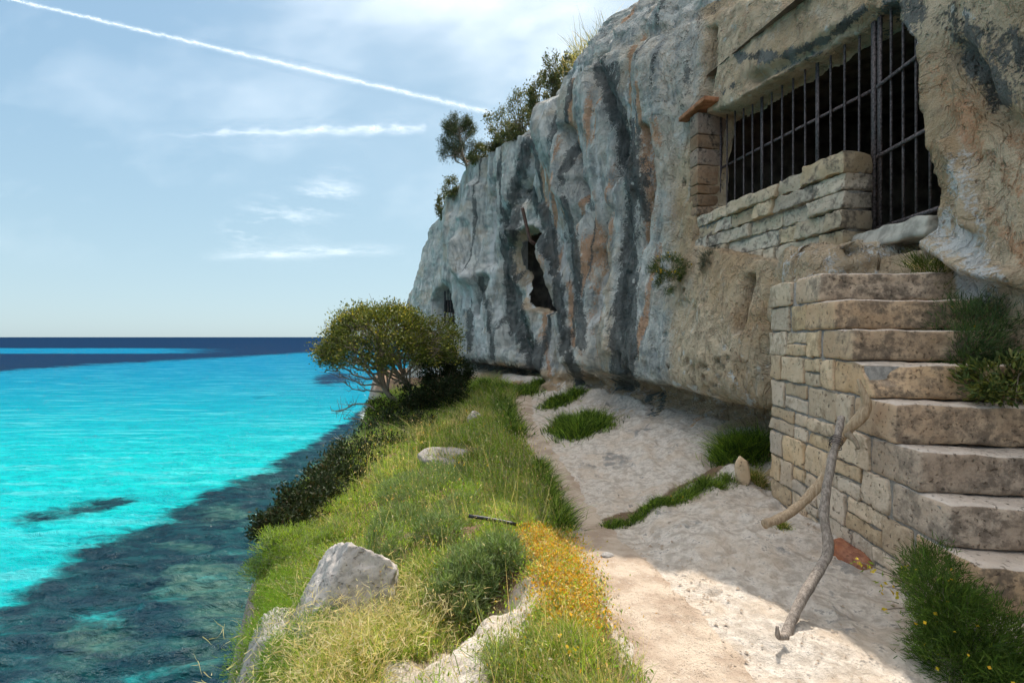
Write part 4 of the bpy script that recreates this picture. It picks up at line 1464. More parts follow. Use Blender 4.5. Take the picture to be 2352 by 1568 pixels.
def build_rocks():
    g = G(795, 1440)
    rock('boulder', (g[0] + .0, g[1] + .04, g[2] + .02), (.42, .38, .54), M['boulder'], 3.3, (-.12, .22, .2), .22,
         ((.1, -1, .30, .50), (-1, -.25, .45, .62), (1, -.1, .05, .58), (.2, .3, .9, .72)), 'large pitted pale boulder bedded in the grassy slope', 'boulder', fine=.09, sub=6)
    rock('bluff_rock', (-1.70, 3.30, -.78), (.26, .40, .44), M['boulder'], 14.3, (.1, .25, .1), .3, ((-1, -.4, .2, .5), (0, -1, .3, .6)), 'grey rock face showing at the bluff edge below the leafy bushes', 'rock', fine=.14)
    g = G(1050, 1052)
    rock('flat_rock', (g[0], g[1], g[2] - .04), (.58, .46, .16), M['boulder'], 5.1, (0.1, .18, .5), .2, ((0, 0, 1, .6),), 'flat sunlit slab of rock in the grass on the crest', 'rock', fine=.06)
    g = G(1090, 965)
    rock('small_rock', (g[0], g[1], g[2] + .02), (.16, .22, .16), M['boulder'], 8.2, (0, .3, 0), .25, (), 'small grey rock in the shaded grass below the tree', 'rock', sub=4)
    g = G(1705, 1110)
    rock('upright_stone', (g[0], g[1], g[2] + .11), (.07, .09, .17), M['ashlar'], 9.4, (0, -.1, .2), .25, ((-.6, -1, .1, .5),), 'small upright stone in the grass beside the stair wall', 'rock', sub=3)
    V, F = block_mesh([(2.30, 3.62, -.10), (2.34, 3.28, -.06), (2.50, 3.30, -.06), (2.5, 3.64, -.10), (2.32, 3.62, .10), (2.36, 3.30, .06), (2.5, 3.30, .06), (2.5, 3.64, .1)], .04, (3, 2, 2), .03, 5.0, 2.0)
    o = mesh_obj('red_stone', V, F, M['red_stone'], smooth=True)
    tag(o, 'reddish stone block at the foot of the stair wall', 'stone')
    # rock underfoot of the first step
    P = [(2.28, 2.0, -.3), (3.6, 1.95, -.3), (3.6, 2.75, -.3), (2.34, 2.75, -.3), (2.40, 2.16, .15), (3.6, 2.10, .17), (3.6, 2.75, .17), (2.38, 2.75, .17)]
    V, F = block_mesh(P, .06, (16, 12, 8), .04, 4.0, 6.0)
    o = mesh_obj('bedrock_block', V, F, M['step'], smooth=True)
    tag(o, 'cracked bedrock block under the lowest step', 'rock')
    # loose stones
    random.seed(31)
    spots = [(1395, 1280, .035, 'flat loose stone at the shadow edge on the path'), (1330, 1222, .03, 'small stone at the shaded left edge of the path'),
             (2235, 1480, .07, 'rubble stone by the lowest step beside the leafy bush'), (2300, 1520, .09, 'round rubble stone near the bottom corner by the steps'),
             (2260, 1530, .05, 'small rubble stone between the bush and the steps')]
    for k, (px, py, r, lab) in enumerate(spots):
        g = G(px, py)
        if px > 2200: g[2] = max(g[2], .0)
        rock('loose_stone', (g[0], g[1], g[2] + r * .35), (r * 1.4, r, r * .7), M['boulder'], 20 + k, (0, 0, k), .3, (), lab, 'stone', sub=3)
    # fine gravel on the path
    mb = MB()
    n = 2600
    y = np.exp(RNG.uniform(np.log(1.9), np.log(9), n))
    x = np.where(RNG.uniform(0, 1, n) < .82, xc_path(y) + RNG.normal(0, .28, n), xc_path(y) + .3 + RNG.uniform(0, 1.7, n))
    x = np.minimum(x, np.where(y < 4.95, XW(y) - .06, X_OF_Y(y) - .2))
    z = ground_z(x, y) + .012
    tet = np.array([(1, 0, -.4), (-.5, .87, -.4), (-.5, -.87, -.4), (0.1, 0, .6)])
    r = np.exp(RNG.normal(math.log(.006), .5, n)).clip(.003, .022)
    ang = RNG.uniform(0, 6.28, n)
    ca, sa = np.cos(ang)[:, None], np.sin(ang)[:, None]
    tx = (tet[None, :, 0] * ca - tet[None, :, 1] * sa) * r[:, None] + x[:, None]
    ty = (tet[None, :, 0] * sa + tet[None, :, 1] * ca) * r[:, None] + y[:, None]
    tz = tet[None, :, 2] * r[:, None] * .8 + z[:, None]
    V = np.stack([tx, ty, tz], -1).reshape(-1, 3)
    o_ = np.arange(n)[:, None] * 4
    T = np.concatenate([o_ + np.array(t) for t in ((0, 1, 3), (1, 2, 3), (2, 0, 3))])
    mb.add(V, None, T)
    o = mb.build('gravel', M['path'])
    tag(o, 'fine pale gravel scattered over the path', 'gravel', kind='stuff')


build_rocks()


# ------------------------------------------------------------------ driftwood poles leaning on the stairs
def build_poles():
    P = lambda px, py, y: U(px, py, y)
    b = G(1795, 1488)
    pts = [b + np.array((-.008, -.005, -.035)), P(1812, 1440, 2.60), P(1850, 1360, 2.72), P(1893, 1290, 2.84), P(1903, 1255, 2.88), P(1893, 1185, 2.96), P(1900, 1110, 3.04), P(1912, 1050, 3.10), P(1924, 1000, 3.17), P(1932, 958, 3.24)]
    pts = np.array(pts)
    fine = catmull(pts, 6)
    rad = np.interp(np.linspace(0, 1, len(fine)), [0, .04, .3, .42, .5, .8, 1], [.019, .025, .027, .031, .027, .023, .022])
    root = empty('driftwood_pole', tuple(b))
    tag(root, 'long crooked grey driftwood pole propped against the stair wall', 'pole')
    shaft = MB().tube(fine, rad, 14, wob=.011).build('shaft', M['driftwood'], root, True)
    fork = np.array([b + np.array((.03, .01, .05)), b + np.array((-.022, -.01, .06)), b + np.array((-.03, -.015, .115))])
    MB().tube(catmull(fork, 5), np.linspace(.020, .008, 11), 8, wob=.004).build('fork', M['driftwood'], shaft, True)
    # wire binding at the top
    c = fine[-9]
    ax = unit(fine[-7] - fine[-11]); A = unit(np.cross(ax, (0, 0, 1))); B = np.cross(ax, A)
    th = np.linspace(0, 2 * math.pi * 5, 80)
    ring = c + (A * np.cos(th)[:, None] + B * np.sin(th)[:, None]) * (.036 + .004 * np.sin(th * 1.7))[:, None] + ax * ((th / th.max() - .5) * .07)[:, None]
    MB().tube(ring, .0025, 5).build('wire', M['rust'], shaft, True)

    pts = np.array([P(1755, 1203, 3.32), P(1790, 1190, 3.36), P(1830, 1165, 3.40), P(1875, 1120, 3.42), P(1903, 1070, 3.42), P(1918, 1030, 3.40), P(1945, 990, 3.33), P(1975, 960, 3.28), P(1990, 930, 3.26), P(1985, 905, 3.26), P(1970, 870, 3.27)])
    fine = catmull(pts, 6)
    rad = np.interp(np.linspace(0, 1, len(fine)), [0, .3, .55, .7, .85, 1], [.030, .032, .026, .038, .030, .012])
    r2 = empty('curved_branch', tuple(pts[0]))
    tag(r2, 'curved bare branch tied to the driftwood pole on the stair wall', 'branch')
    limb = MB().tube(fine, rad, 14, wob=.012).build('limb', M['branchwood'], r2, True)
    st = np.array([P(1945, 995, 3.30), P(1962, 1010, 3.26), P(1972, 1030, 3.22)])
    MB().tube(catmull(st, 5), np.linspace(.026, .012, 11), 8, wob=.006).build('stub', M['bark'], limb, True)

    a, c = G(1076, 1214), G(1180, 1222)
    p0 = U(1076, 1215, a[1] * .97); p1 = U(1185, 1222, a[1] * .97)
    p0[2] = gz(p0[0], p0[1]) + .17; p1[2] = gz(p1[0], p1[1]) + .11
    pm = (p0 + p1) / 2 + np.array((0, 0, .012))
    o = MB().tube(bez(p0, pm, p1, 9), .016, 12).build('hose', M['black_hose'], None, True)
    tag(o, 'short length of black plastic pipe lying in the grass', 'pipe')


build_poles()


# ------------------------------------------------------------------ cliff fittings: pipe, cave windows, person
def build_fittings():
    p = [U(1200, 478, 14.0), U(1206, 505, 14.0), U(1213, 535, 13.95), U(1218, 552, 13.95), U(1228, 560, 14.0), U(1245, 564, 14.2), U(1262, 568, 14.5)]
    o = MB().tube(catmull(np.array(p), 5), .05, 10).build('drain_pipe', M['rust_pipe'], None, True)
    tag(o, 'rusty drain pipe bent across the narrow cave in the cliff', 'pipe')
    # bars deep in the narrow cave
    root = empty('cave_bars', tuple(U(1268, 700, 15.0)))
    tag(root, 'few iron bars inside the narrow tall cave', 'grille')
    for px in (1262, 1268, 1274):
        bar(root, U(px, 706, 15.5), U(px - 2, 610, 15.5), .014)
    # far window
    Yw = 22.45
    root = empty('barred_window', tuple(U(1038, 745, Yw)))
    tag(root, 'barred window with a dark board in the far cave mouth', 'window')
    for px in (1023, 1029, 1035, 1041, 1047, 1053):
        top = 664 + (max(0, px - 1043)) * 2.2 + max(0, 1028 - px) * 1.0
        bar(root, U(px, 743, Yw), U(px, top, Yw), .022)
    q = lambda px, py, y: U(px, py, y)
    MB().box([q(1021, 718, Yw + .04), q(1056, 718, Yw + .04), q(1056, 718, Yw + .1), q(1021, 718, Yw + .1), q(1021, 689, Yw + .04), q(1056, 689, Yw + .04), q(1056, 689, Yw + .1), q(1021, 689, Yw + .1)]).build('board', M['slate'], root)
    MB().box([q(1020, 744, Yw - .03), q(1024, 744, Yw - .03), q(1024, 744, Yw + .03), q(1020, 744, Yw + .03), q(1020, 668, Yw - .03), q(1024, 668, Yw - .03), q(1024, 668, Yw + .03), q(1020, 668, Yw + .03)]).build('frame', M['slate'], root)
    MB().box([q(1016, 790, Yw + 1.2), q(1070, 790, Yw + 1.2), q(1070, 790, Yw + 1.25), q(1016, 790, Yw + 1.25), q(1016, 655, Yw + 1.2), q(1070, 655, Yw + 1.2), q(1070, 655, Yw + 1.25), q(1016, 655, Yw + 1.25)]).build('back_wall', M['lit_wall'], root)  # panel standing for the cave's lit back wall, greenish light put in the colour
    a, b = q(1018, 800, Yw - .22), q(1058, 800, Yw - .22)
    t0, t1 = q(1018, 744, Yw - .22), q(1058, 744, Yw - .22)
    d = np.array((0, .34, 0))
    o = stone('window_sill', [a, b, b + d, a + d, t0, t1, t1 + d, t0 + d], M['plaster'], root, .05, (5, 2, 6), .03, 5.0)
    # person leaning behind the bars
    build_person(U(1042, 716, Yw + .55))


def build_person(head):
    hx, hy, hz = head
    fl = hz - 1.68
    V = [(0, 0, .92), (0, 0, 1.12), (0, -.02, 1.34), (0, -.03, 1.44), (0, -.05, 1.52),
         (-.17, -.02, 1.38), (-.22, -.10, 1.14), (-.10, -.26, 1.08),
         (.17, -.02, 1.38), (.26, -.10, 1.16), (.40, -.22, 1.10),
         (-.09, 0, .86), (-.10, -.02, .48), (-.10, .02, .06), (-.10, -.14, .03),
         (.09, 0, .86), (.10, -.02, .48), (.10, .02, .06), (.10, -.14, .03)]
    R = [.15, .14, .16, .07, .06, .07, .05, .038, .07, .05, .038, .10, .065, .045, .04, .10, .065, .045, .04]
    E = [(0, 1), (1, 2), (2, 3), (3, 4), (2, 5), (5, 6), (6, 7), (2, 8), (8, 9), (9, 10), (0, 11), (11, 12), (12, 13), (13, 14), (0, 15), (15, 16), (16, 17), (17, 18)]
    me = bpy.data.meshes.new('body')
    me.from_pydata(V, E, [])
    o = bpy.data.objects.new('person', me)
    COL.objects.link(o)
    o.location = (hx, hy, fl)
    md = o.modifiers.new('skin', 'SKIN')
    for i, r in enumerate(R):
        me.skin_vertices[0].data[i].radius = (r, r * .8)
    me.skin_vertices[0].data[0].use_root = True
    o.modifiers.new('sub', 'SUBSURF').levels = 1
    o.modifiers['sub'].render_levels = 1
    me.materials.append(mat_plain('dark_clothes', (0.018, 0.018, 0.02), .9, 0, .2, 20, .2))
    tag(o, 'person in dark clothes and green cap behind the far barred window', 'person')
    hd_ = rock('head', (hx, hy - .06, fl + 1.61), (.085, .10, .115), mat_plain('skin', (.30, .19, .14), .6, 0, .1, 20, .1), 1.0, amp=.03, sub=3, parent=o, fine=.01)
    mb = MB()
    th = np.linspace(0, 2 * math.pi, 16, endpoint=False)
    c = np.array((hx, hy - .06, fl + 1.66))
    V = []
    for zz, rr in ((0, .098), (.04, .092), (.07, .065), (.082, .0)):
        V += [c + np.array((rr * math.cos(a), rr * 1.1 * math.sin(a), zz)) for a in th]
    for i in range(3):
        mb_q = None
    Q = np.array([(i * 16 + j, i * 16 + (j + 1) % 16, (i + 1) * 16 + (j + 1) % 16, (i + 1) * 16 + j) for i in range(3) for j in range(16)])
    mb.add(np.array(V), Q)
    mb.box([c + np.array(v) for v in ((-.07, -.19, .0), (.07, -.19, .0), (.08, -.09, .0), (-.08, -.09, .0), (-.07, -.19, .012), (.07, -.19, .012), (.08, -.09, .014), (-.08, -.09, .014))])
    mb.build('cap', mat_plain('cap_green', (.03, .30, .22), .8, 0, .1, 20, .1), hd_, True)


build_fittings()
# ------------------------------------------------------------------ vegetation
GREEN = (.18, .285, .04); LIME = (.33, .46, .06); OLIVE = (.17, .185, .045); DARKG = (.034, .052, .016); GREYG = (.27, .32, .17)
STRAW = (.66, .54, .26); YELLOW = (.62, .40, .03); DEEP = (.045, .085, .016)
YEL_LEAF = (.50, .41, .06)


def palette(n, cols, wts):
    cols = np.array(cols, float); k = RNG.choice(len(cols), n, p=np.array(wts) / sum(wts))
    return jitter_cols(cols[k], n, .28, .10)


def edge_x(y): return np.interp(y, EDGE[:, 0], EDGE[:, 1])


def bare_rock(x, y):
    return (np.abs(step_d(x, y) + .12) < .29) & (y < 3.25)


BOUL = G(795, 1400); FLATR = G(1055, 1050)


def build_grass():
    n = 190000
    y = np.exp(RNG.uniform(np.log(1.75), np.log(17), n))
    xl = xc_path(y) - w_path(y)
    xe = edge_x(y) - .25
    x = xe + (xl + .03 - xe) * RNG.uniform(0, 1, n)
    p = np.stack([x, y, 0 * x], 1)
    nA = fbm(p * 1.3, 3, seed=50); nB = fbm(p * 4.0, 3, seed=60); nC = fbm(p * .7, 2, seed=70)
    tl = (xl - x) / (xl - xe)
    dens = .52 + 1.5 * nB + .5 * nA
    dens = np.where(tl < .10, dens * .75, dens)
    keep = RNG.uniform(0, 1, n) < dens
    keep &= ~(bare_rock(x, y) & (RNG.uniform(0, 1, n) < .95))
    keep &= ~((np.hypot((x - BOUL[0]) / .44, (y - BOUL[1] + .14) / .52) < 1))
    keep &= ~((np.hypot((x - FLATR[0]) / .42, (y - FLATR[1]) / .36) < 1))
    # bare earth right behind the rock step
    d = step_d(x, y)
    keep &= ~((d > -.02) & (d < .22) & (y < 3.3) & (RNG.uniform(0, 1, n) < .6))
    keep &= ~((x > xl - .12) & (y < 4.4) & (RNG.uniform(0, 1, n) < .7))
    ys_ = np.array([4.28, 3.35, 2.52]); yc_ = np.interp(y, ys_[::-1], np.array([1318, 1290, 1230]))
    gpx = CX + FPX * x / y
    keep &= ~((np.abs(gpx - yc_) < 60) & (y < 4.4) & (y > 2.45) & (RNG.uniform(0, 1, n) < .8))
    x, y, p, nA, nB, nC, tl = x[keep], y[keep], p[keep], nA[keep], nB[keep], nC[keep], tl[keep]
    n = len(x)
    z = ground_z(x, y) - .005
    hgt = np.interp(y, [1.8, 3, 5, 8, 12, 17], [.085, .095, .115, .17, .24, .3]) * np.clip(1 + 1.6 * nB + .7 * nA, .4, 2.2) * RNG.uniform(.6, 1.35, n)
    wid = np.interp(y, [1.8, 4, 8, 17], [.0042, .0062, .011, .02]) * RNG.uniform(.7, 1.3, n)
    dirs = np.stack([RNG.normal(-.12, .38, n), RNG.normal(-.05, .38, n), np.ones(n)], 1)
    bend = np.stack([RNG.normal(-.05, .35, n), RNG.normal(0, .35, n), -RNG.uniform(.05, .4, n)], 1) * hgt[:, None]
    # colours in patches
    dry = np.clip(.20 + 1.1 * nA + .5 * sstep(.25, .0, tl) * sstep(5.2, 3.5, y), 0, .85)
    u = RNG.uniform(0, 1, n)
    cols = jitter_cols(GREEN, n, .3, .12)
    cols = np.where((RNG.uniform(0, 1, n) < .55 + 1.2 * nC)[:, None], jitter_cols(LIME, n, .25, .1), cols)
    cols = np.where((u < dry * .62)[:, None], jitter_cols(STRAW, n, .3, .08) * .9, cols)
    grey = (nB > .18) & (RNG.uniform(0, 1, n) < .5)
    cols = np.where(grey[:, None], jitter_cols(GREYG, n, .25, .08), cols)
    mb = MB()
    strips(mb, np.stack([x, y, z], 1), dirs, hgt, wid, bend, cols, 2)
    # low leafy herbs among the blades
    m = 60000
    k = RNG.integers(0, n, m)
    c = np.stack([x[k] + RNG.normal(0, .05, m), y[k] + RNG.normal(0, .05, m), np.zeros(m)], 1)
    c[:, 2] = z[k] + RNG.uniform(.005, .10, m)
    cl = palette(m, (GREEN, LIME, OLIVE, GREYG), (4, 3, 2, 3))
    leaves(mb, c, np.interp(y[k], [1.8, 4, 8, 17], [.022, .03, .05, .09]), cl, np.tile((0, 0, 1.0), (m, 1)), .4)
    m = 2600
    k = RNG.choice(np.flatnonzero((tl < .72) & (y < 9)), m)
    hb = hgt[k] * RNG.uniform(1.5, 2.6, m)
    db = np.stack([RNG.normal(-.1, .25, m), RNG.normal(0, .25, m), np.ones(m)], 1)
    bs = np.stack([x[k], y[k], z[k]], 1)
    strips(mb, bs, db, hb, wid[k] * .7, np.zeros((m, 3)), palette(m, (STRAW, OLIVE, LIME), (3, 2, 2)), 2)
    tp = bs + unit(db) * hb[:, None]
    leaves(mb, tp, wid[k] * 3.5, palette(m, (STRAW, (.42, .30, .14), YELLOW, (.50, .46, .30)), (4, 3, 1, 3)), db, .35)
    o = mb.build('grass', M['leaf'])
    tag(o, 'mixed green and straw grass covering the slope above the sea', 'grass', kind='stuff')

    # tall dry oat grass low on the left
    mb = MB()
    n = 5200
    px = RNG.uniform(690, 1010, n); py = RNG.uniform(1400, 1680, n)
    ok = (px > 690 + (1568 - py) * .35)
    px, py = px[ok], py[ok]
    y = np.interp(py, [1400, 1568, 1700], [3.3, 2.45, 2.05]) + RNG.normal(0, .12, len(px))
    x = (px - CX) / FPX * y
    n = len(x)
    z = ground_z(x, y) - .01
    ok = (z > -.75) & ~bare_rock(x, y) & (x > edge_x(y) + .06)
    x, y, z = x[ok], y[ok], z[ok]; n = len(x)
    h = RNG.uniform(.22, .42, n)
    dirs = np.stack([RNG.normal(-.1, .35, n), RNG.normal(0, .35, n), np.ones(n)], 1)
    bend = np.stack([RNG.normal(-.05, .5, n), RNG.normal(0, .4, n), -RNG.uniform(.1, .45, n)], 1) * h[:, None]
    cs = palette(n, (STRAW, LIME, GREEN), (5, 3, 2))
    base = np.stack([x, y, z], 1)
    strips(mb, base, dirs, h, .0035, bend, cs, 3)
    tips = base + unit(dirs) * h[:, None] + bend
    for rep in range(2):
        sel = RNG.uniform(0, 1, n) < .5
        t = tips[sel]; k = len(t)
        strips(mb, t, RNG.normal(size=(k, 3)) + np.array((-.2, 0, -.2)), RNG.uniform(.035, .075, k), .006, RNG.normal(0, .012, (k, 3)), jitter_cols((.60, .52, .30), k, .2, .06), 2)
    o = mb.build('dry_grass', M['leaf'])
    tag(o, 'pale dry oat grass with seed heads in front of the boulder', 'grass', kind='stuff')

    # yellow withered ground cover along the path edge
    mb = MB()
    n = 15000
    px = RNG.normal(1300, 36, n); py = RNG.uniform(1185, 1470, n)
    px += np.interp(py, [1185, 1300, 1470], [-70, -10, 18])
    g_y = np.interp(py, [1185, 1300, 1470], [4.28, 3.35, 2.52]); x = (px - CX) / FPX * g_y; y = g_y + RNG.normal(0, .04, n)
    z = ground_z(x, y)
    c = np.stack([x, y, z + RNG.uniform(.0, .07, n)], 1)
    leaves(mb, c, .020, palette(n, (YELLOW, (.50, .27, .05), LIME, STRAW), (5, 3, 3, 4)), np.tile((0, 0, .6), (n, 1)), .6)
    k = 5000
    i = RNG.integers(0, n, k)
    strips(mb, np.stack([x[i], y[i], z[i]], 1), np.stack([RNG.normal(0, 1, k), RNG.normal(0, 1, k), RNG.uniform(.1, .7, k)], 1), RNG.uniform(.04, .13, k), .004, RNG.normal(0, .02, (k, 3)), palette(k, (STRAW, (.62, .42, .12), (.40, .24, .10)), (4, 3, 2)), 2)
    o = mb.build('yellow_ground_cover', M['leaf'])
    tag(o, 'yellow withered ground cover along the sunny edge of the path', 'ground cover', kind='stuff')


def tuft(label, pts, n, h, palette_, group=None, name='grass_tuft', wid=.006, spread=.25, lean=(0, 0), flowers=0, cat='grass'):
    """a tuft of blades rooted round the given ground points (x, y, radius)"""
    pts = np.array(pts, float)
    c0 = np.array((pts[:, 0].mean(), pts[:, 1].mean()))
    root_z = gz(*c0)
    root = empty(name, (c0[0], c0[1], root_z))
    tag(root, label, cat, group)
    k = RNG.integers(0, len(pts), n)
    r = np.abs(RNG.normal(0, .62, n)).clip(0, 1.9) * pts[k, 2]; a = RNG.uniform(0, 6.283, n)
    x, y = pts[k, 0] + r * np.cos(a), pts[k, 1] + r * np.sin(a)
    nz_ = fbm(np.stack([x, y, 0 * x], 1) * 5.5, 3, seed=90)
    ok_ = nz_ > RNG.uniform(-.45, .25, n)
    x, y, r, a, k = x[ok_], y[ok_], r[ok_], a[ok_], k[ok_]; n = len(x)
    r = np.minimum(r, pts[k, 2])
    z = ground_z(x, y) - .01
    hh = h * RNG.uniform(.45, 1.25, n) * (1.1 - .55 * (r / pts[k, 2]) ** 2)
    dirs = np.stack([np.cos(a) * r / pts[k, 2] * .35 + RNG.normal(lean[0], spread, n), np.sin(a) * r / pts[k, 2] * .35 + RNG.normal(lean[1], spread, n), np.ones(n)], 1)
    bend = np.stack([RNG.normal(lean[0], .35, n), RNG.normal(lean[1], .35, n), -RNG.uniform(.05, .4, n)], 1) * hh[:, None]
    mb = MB()
    strips(mb, np.stack([x, y, z], 1), dirs, hh, wid, bend, palette(n, *palette_), 3)
    m = n // 2
    i = RNG.integers(0, n, m)
    leaves(mb, np.stack([x[i], y[i], z[i] + RNG.uniform(.01, .6, m) * hh[i]], 1), wid * 4, palette(m, *palette_), np.tile((0, 0, 1.), (m, 1)), .4)
    mb.build('blades', M['leaf'], root)
    if flowers:
        fb = MB()
        i = RNG.integers(0, n, flowers)
        leaves(fb, np.stack([x[i], y[i], z[i] + hh[i] * .9], 1), .025, jitter_cols(YELLOW, flowers, .2), None, .9)
        fb.build('blossoms', M['flower'], root)
    return root


def shrub(name, label, base, clumps, leaf, cols, cat='shrub', group=None, aspect=.45, stems=8, stem_r=.012, mat='leaf_dull', needles=False, flowers=None, up=.5, stem_mat='bark', nee_len=1.0):
    """clumps: (offset xyz, radii xyz, number of leaves)"""
    base = np.array(base, float)
    root = empty(name, tuple(base))
    tag(root, label, cat, group)
    mb = MB()
    heads = []
    for off, rad, n in clumps:
        off = np.array(off, float); rad = np.array(rad, float)
        c = base + off
        nsub = max(6, int(n / 70))
        sc = unit(RNG.normal(size=(nsub, 3))) * (RNG.uniform(.25, 1, (nsub, 1)) ** .45)
        sc = c + sc * rad
        heads.append(sc)
        k = RNG.integers(0, nsub, n)
        P = sc[k] + RNG.normal(size=(n, 3)) * rad * .17
        out = unit((P - c) / rad + np.array((0, 0, up)))
        cc = palette(n, *cols)
        if needles:
            ln = leaf * RNG.uniform(.6, 1.4, n) * nee_len
            strips(mb, P, out + RNG.normal(size=(n, 3)) * .45, ln, leaf * aspect, RNG.normal(size=(n, 3)) * leaf * .12, cc, 2)
        else:
            leaves(mb, P, leaf, cc, out, aspect)
    mb.build('foliage', M[mat], root)
    if stems:
        tb = MB()
        H = np.vstack(heads)
        for i in RNG.choice(len(H), min(stems, len(H)), replace=False):
            e = H[i]
            b = base + np.array((RNG.normal(0, .03), RNG.normal(0, .03), -.03))
            mid = (b + e) / 2 + np.array((RNG.normal(0, .06), RNG.normal(0, .06), .04))
            tb.tube(bez(b, mid, e, 6), np.linspace(stem_r, stem_r * .3, 6), 5, cap=False)
        tb.build('stem', M[stem_mat], root, True)
    if flowers:
        n, size, col = flowers
        fb = MB()
        H = np.vstack(heads)
        i = RNG.integers(0, len(H), n)
        leaves(fb, H[i] + RNG.normal(size=(n, 3)) * .04 + np.array((-.02, -.03, .02)), size, jitter_cols(col, n, .2, .1), None, .9)
        fb.build('blossoms', M['flower'], root)
    return root


def grow(tb, p0, d, L, r, depth, tips, spread=.55, up=.15, kids=(2, 3)):
    n = 5
    pts = [np.array(p0, float)]
    d = unit(d)
    for i in range(n):
        d = unit(d + RNG.normal(size=3) * .13 + np.array((0, 0, up * .15)))
        pts.append(pts[-1] + d * L / n)
    pts = np.array(pts)
    tb.tube(pts, np.linspace(r, r * .62, n + 1), 6 if depth > 1 else 4, cap=False)
    if depth == 0:
        tips.append(pts[-1]); tips.append(pts[-3])
        return
    for k in range(random.randint(*kids)):
        a = unit(d + RNG.normal(size=3) * spread + np.array((0, 0, up)))
        st = pts[random.randint(3, n)]
        grow(tb, st, a, L * random.uniform(.62, .85), r * .6, depth - 1, tips, spread, up, kids)


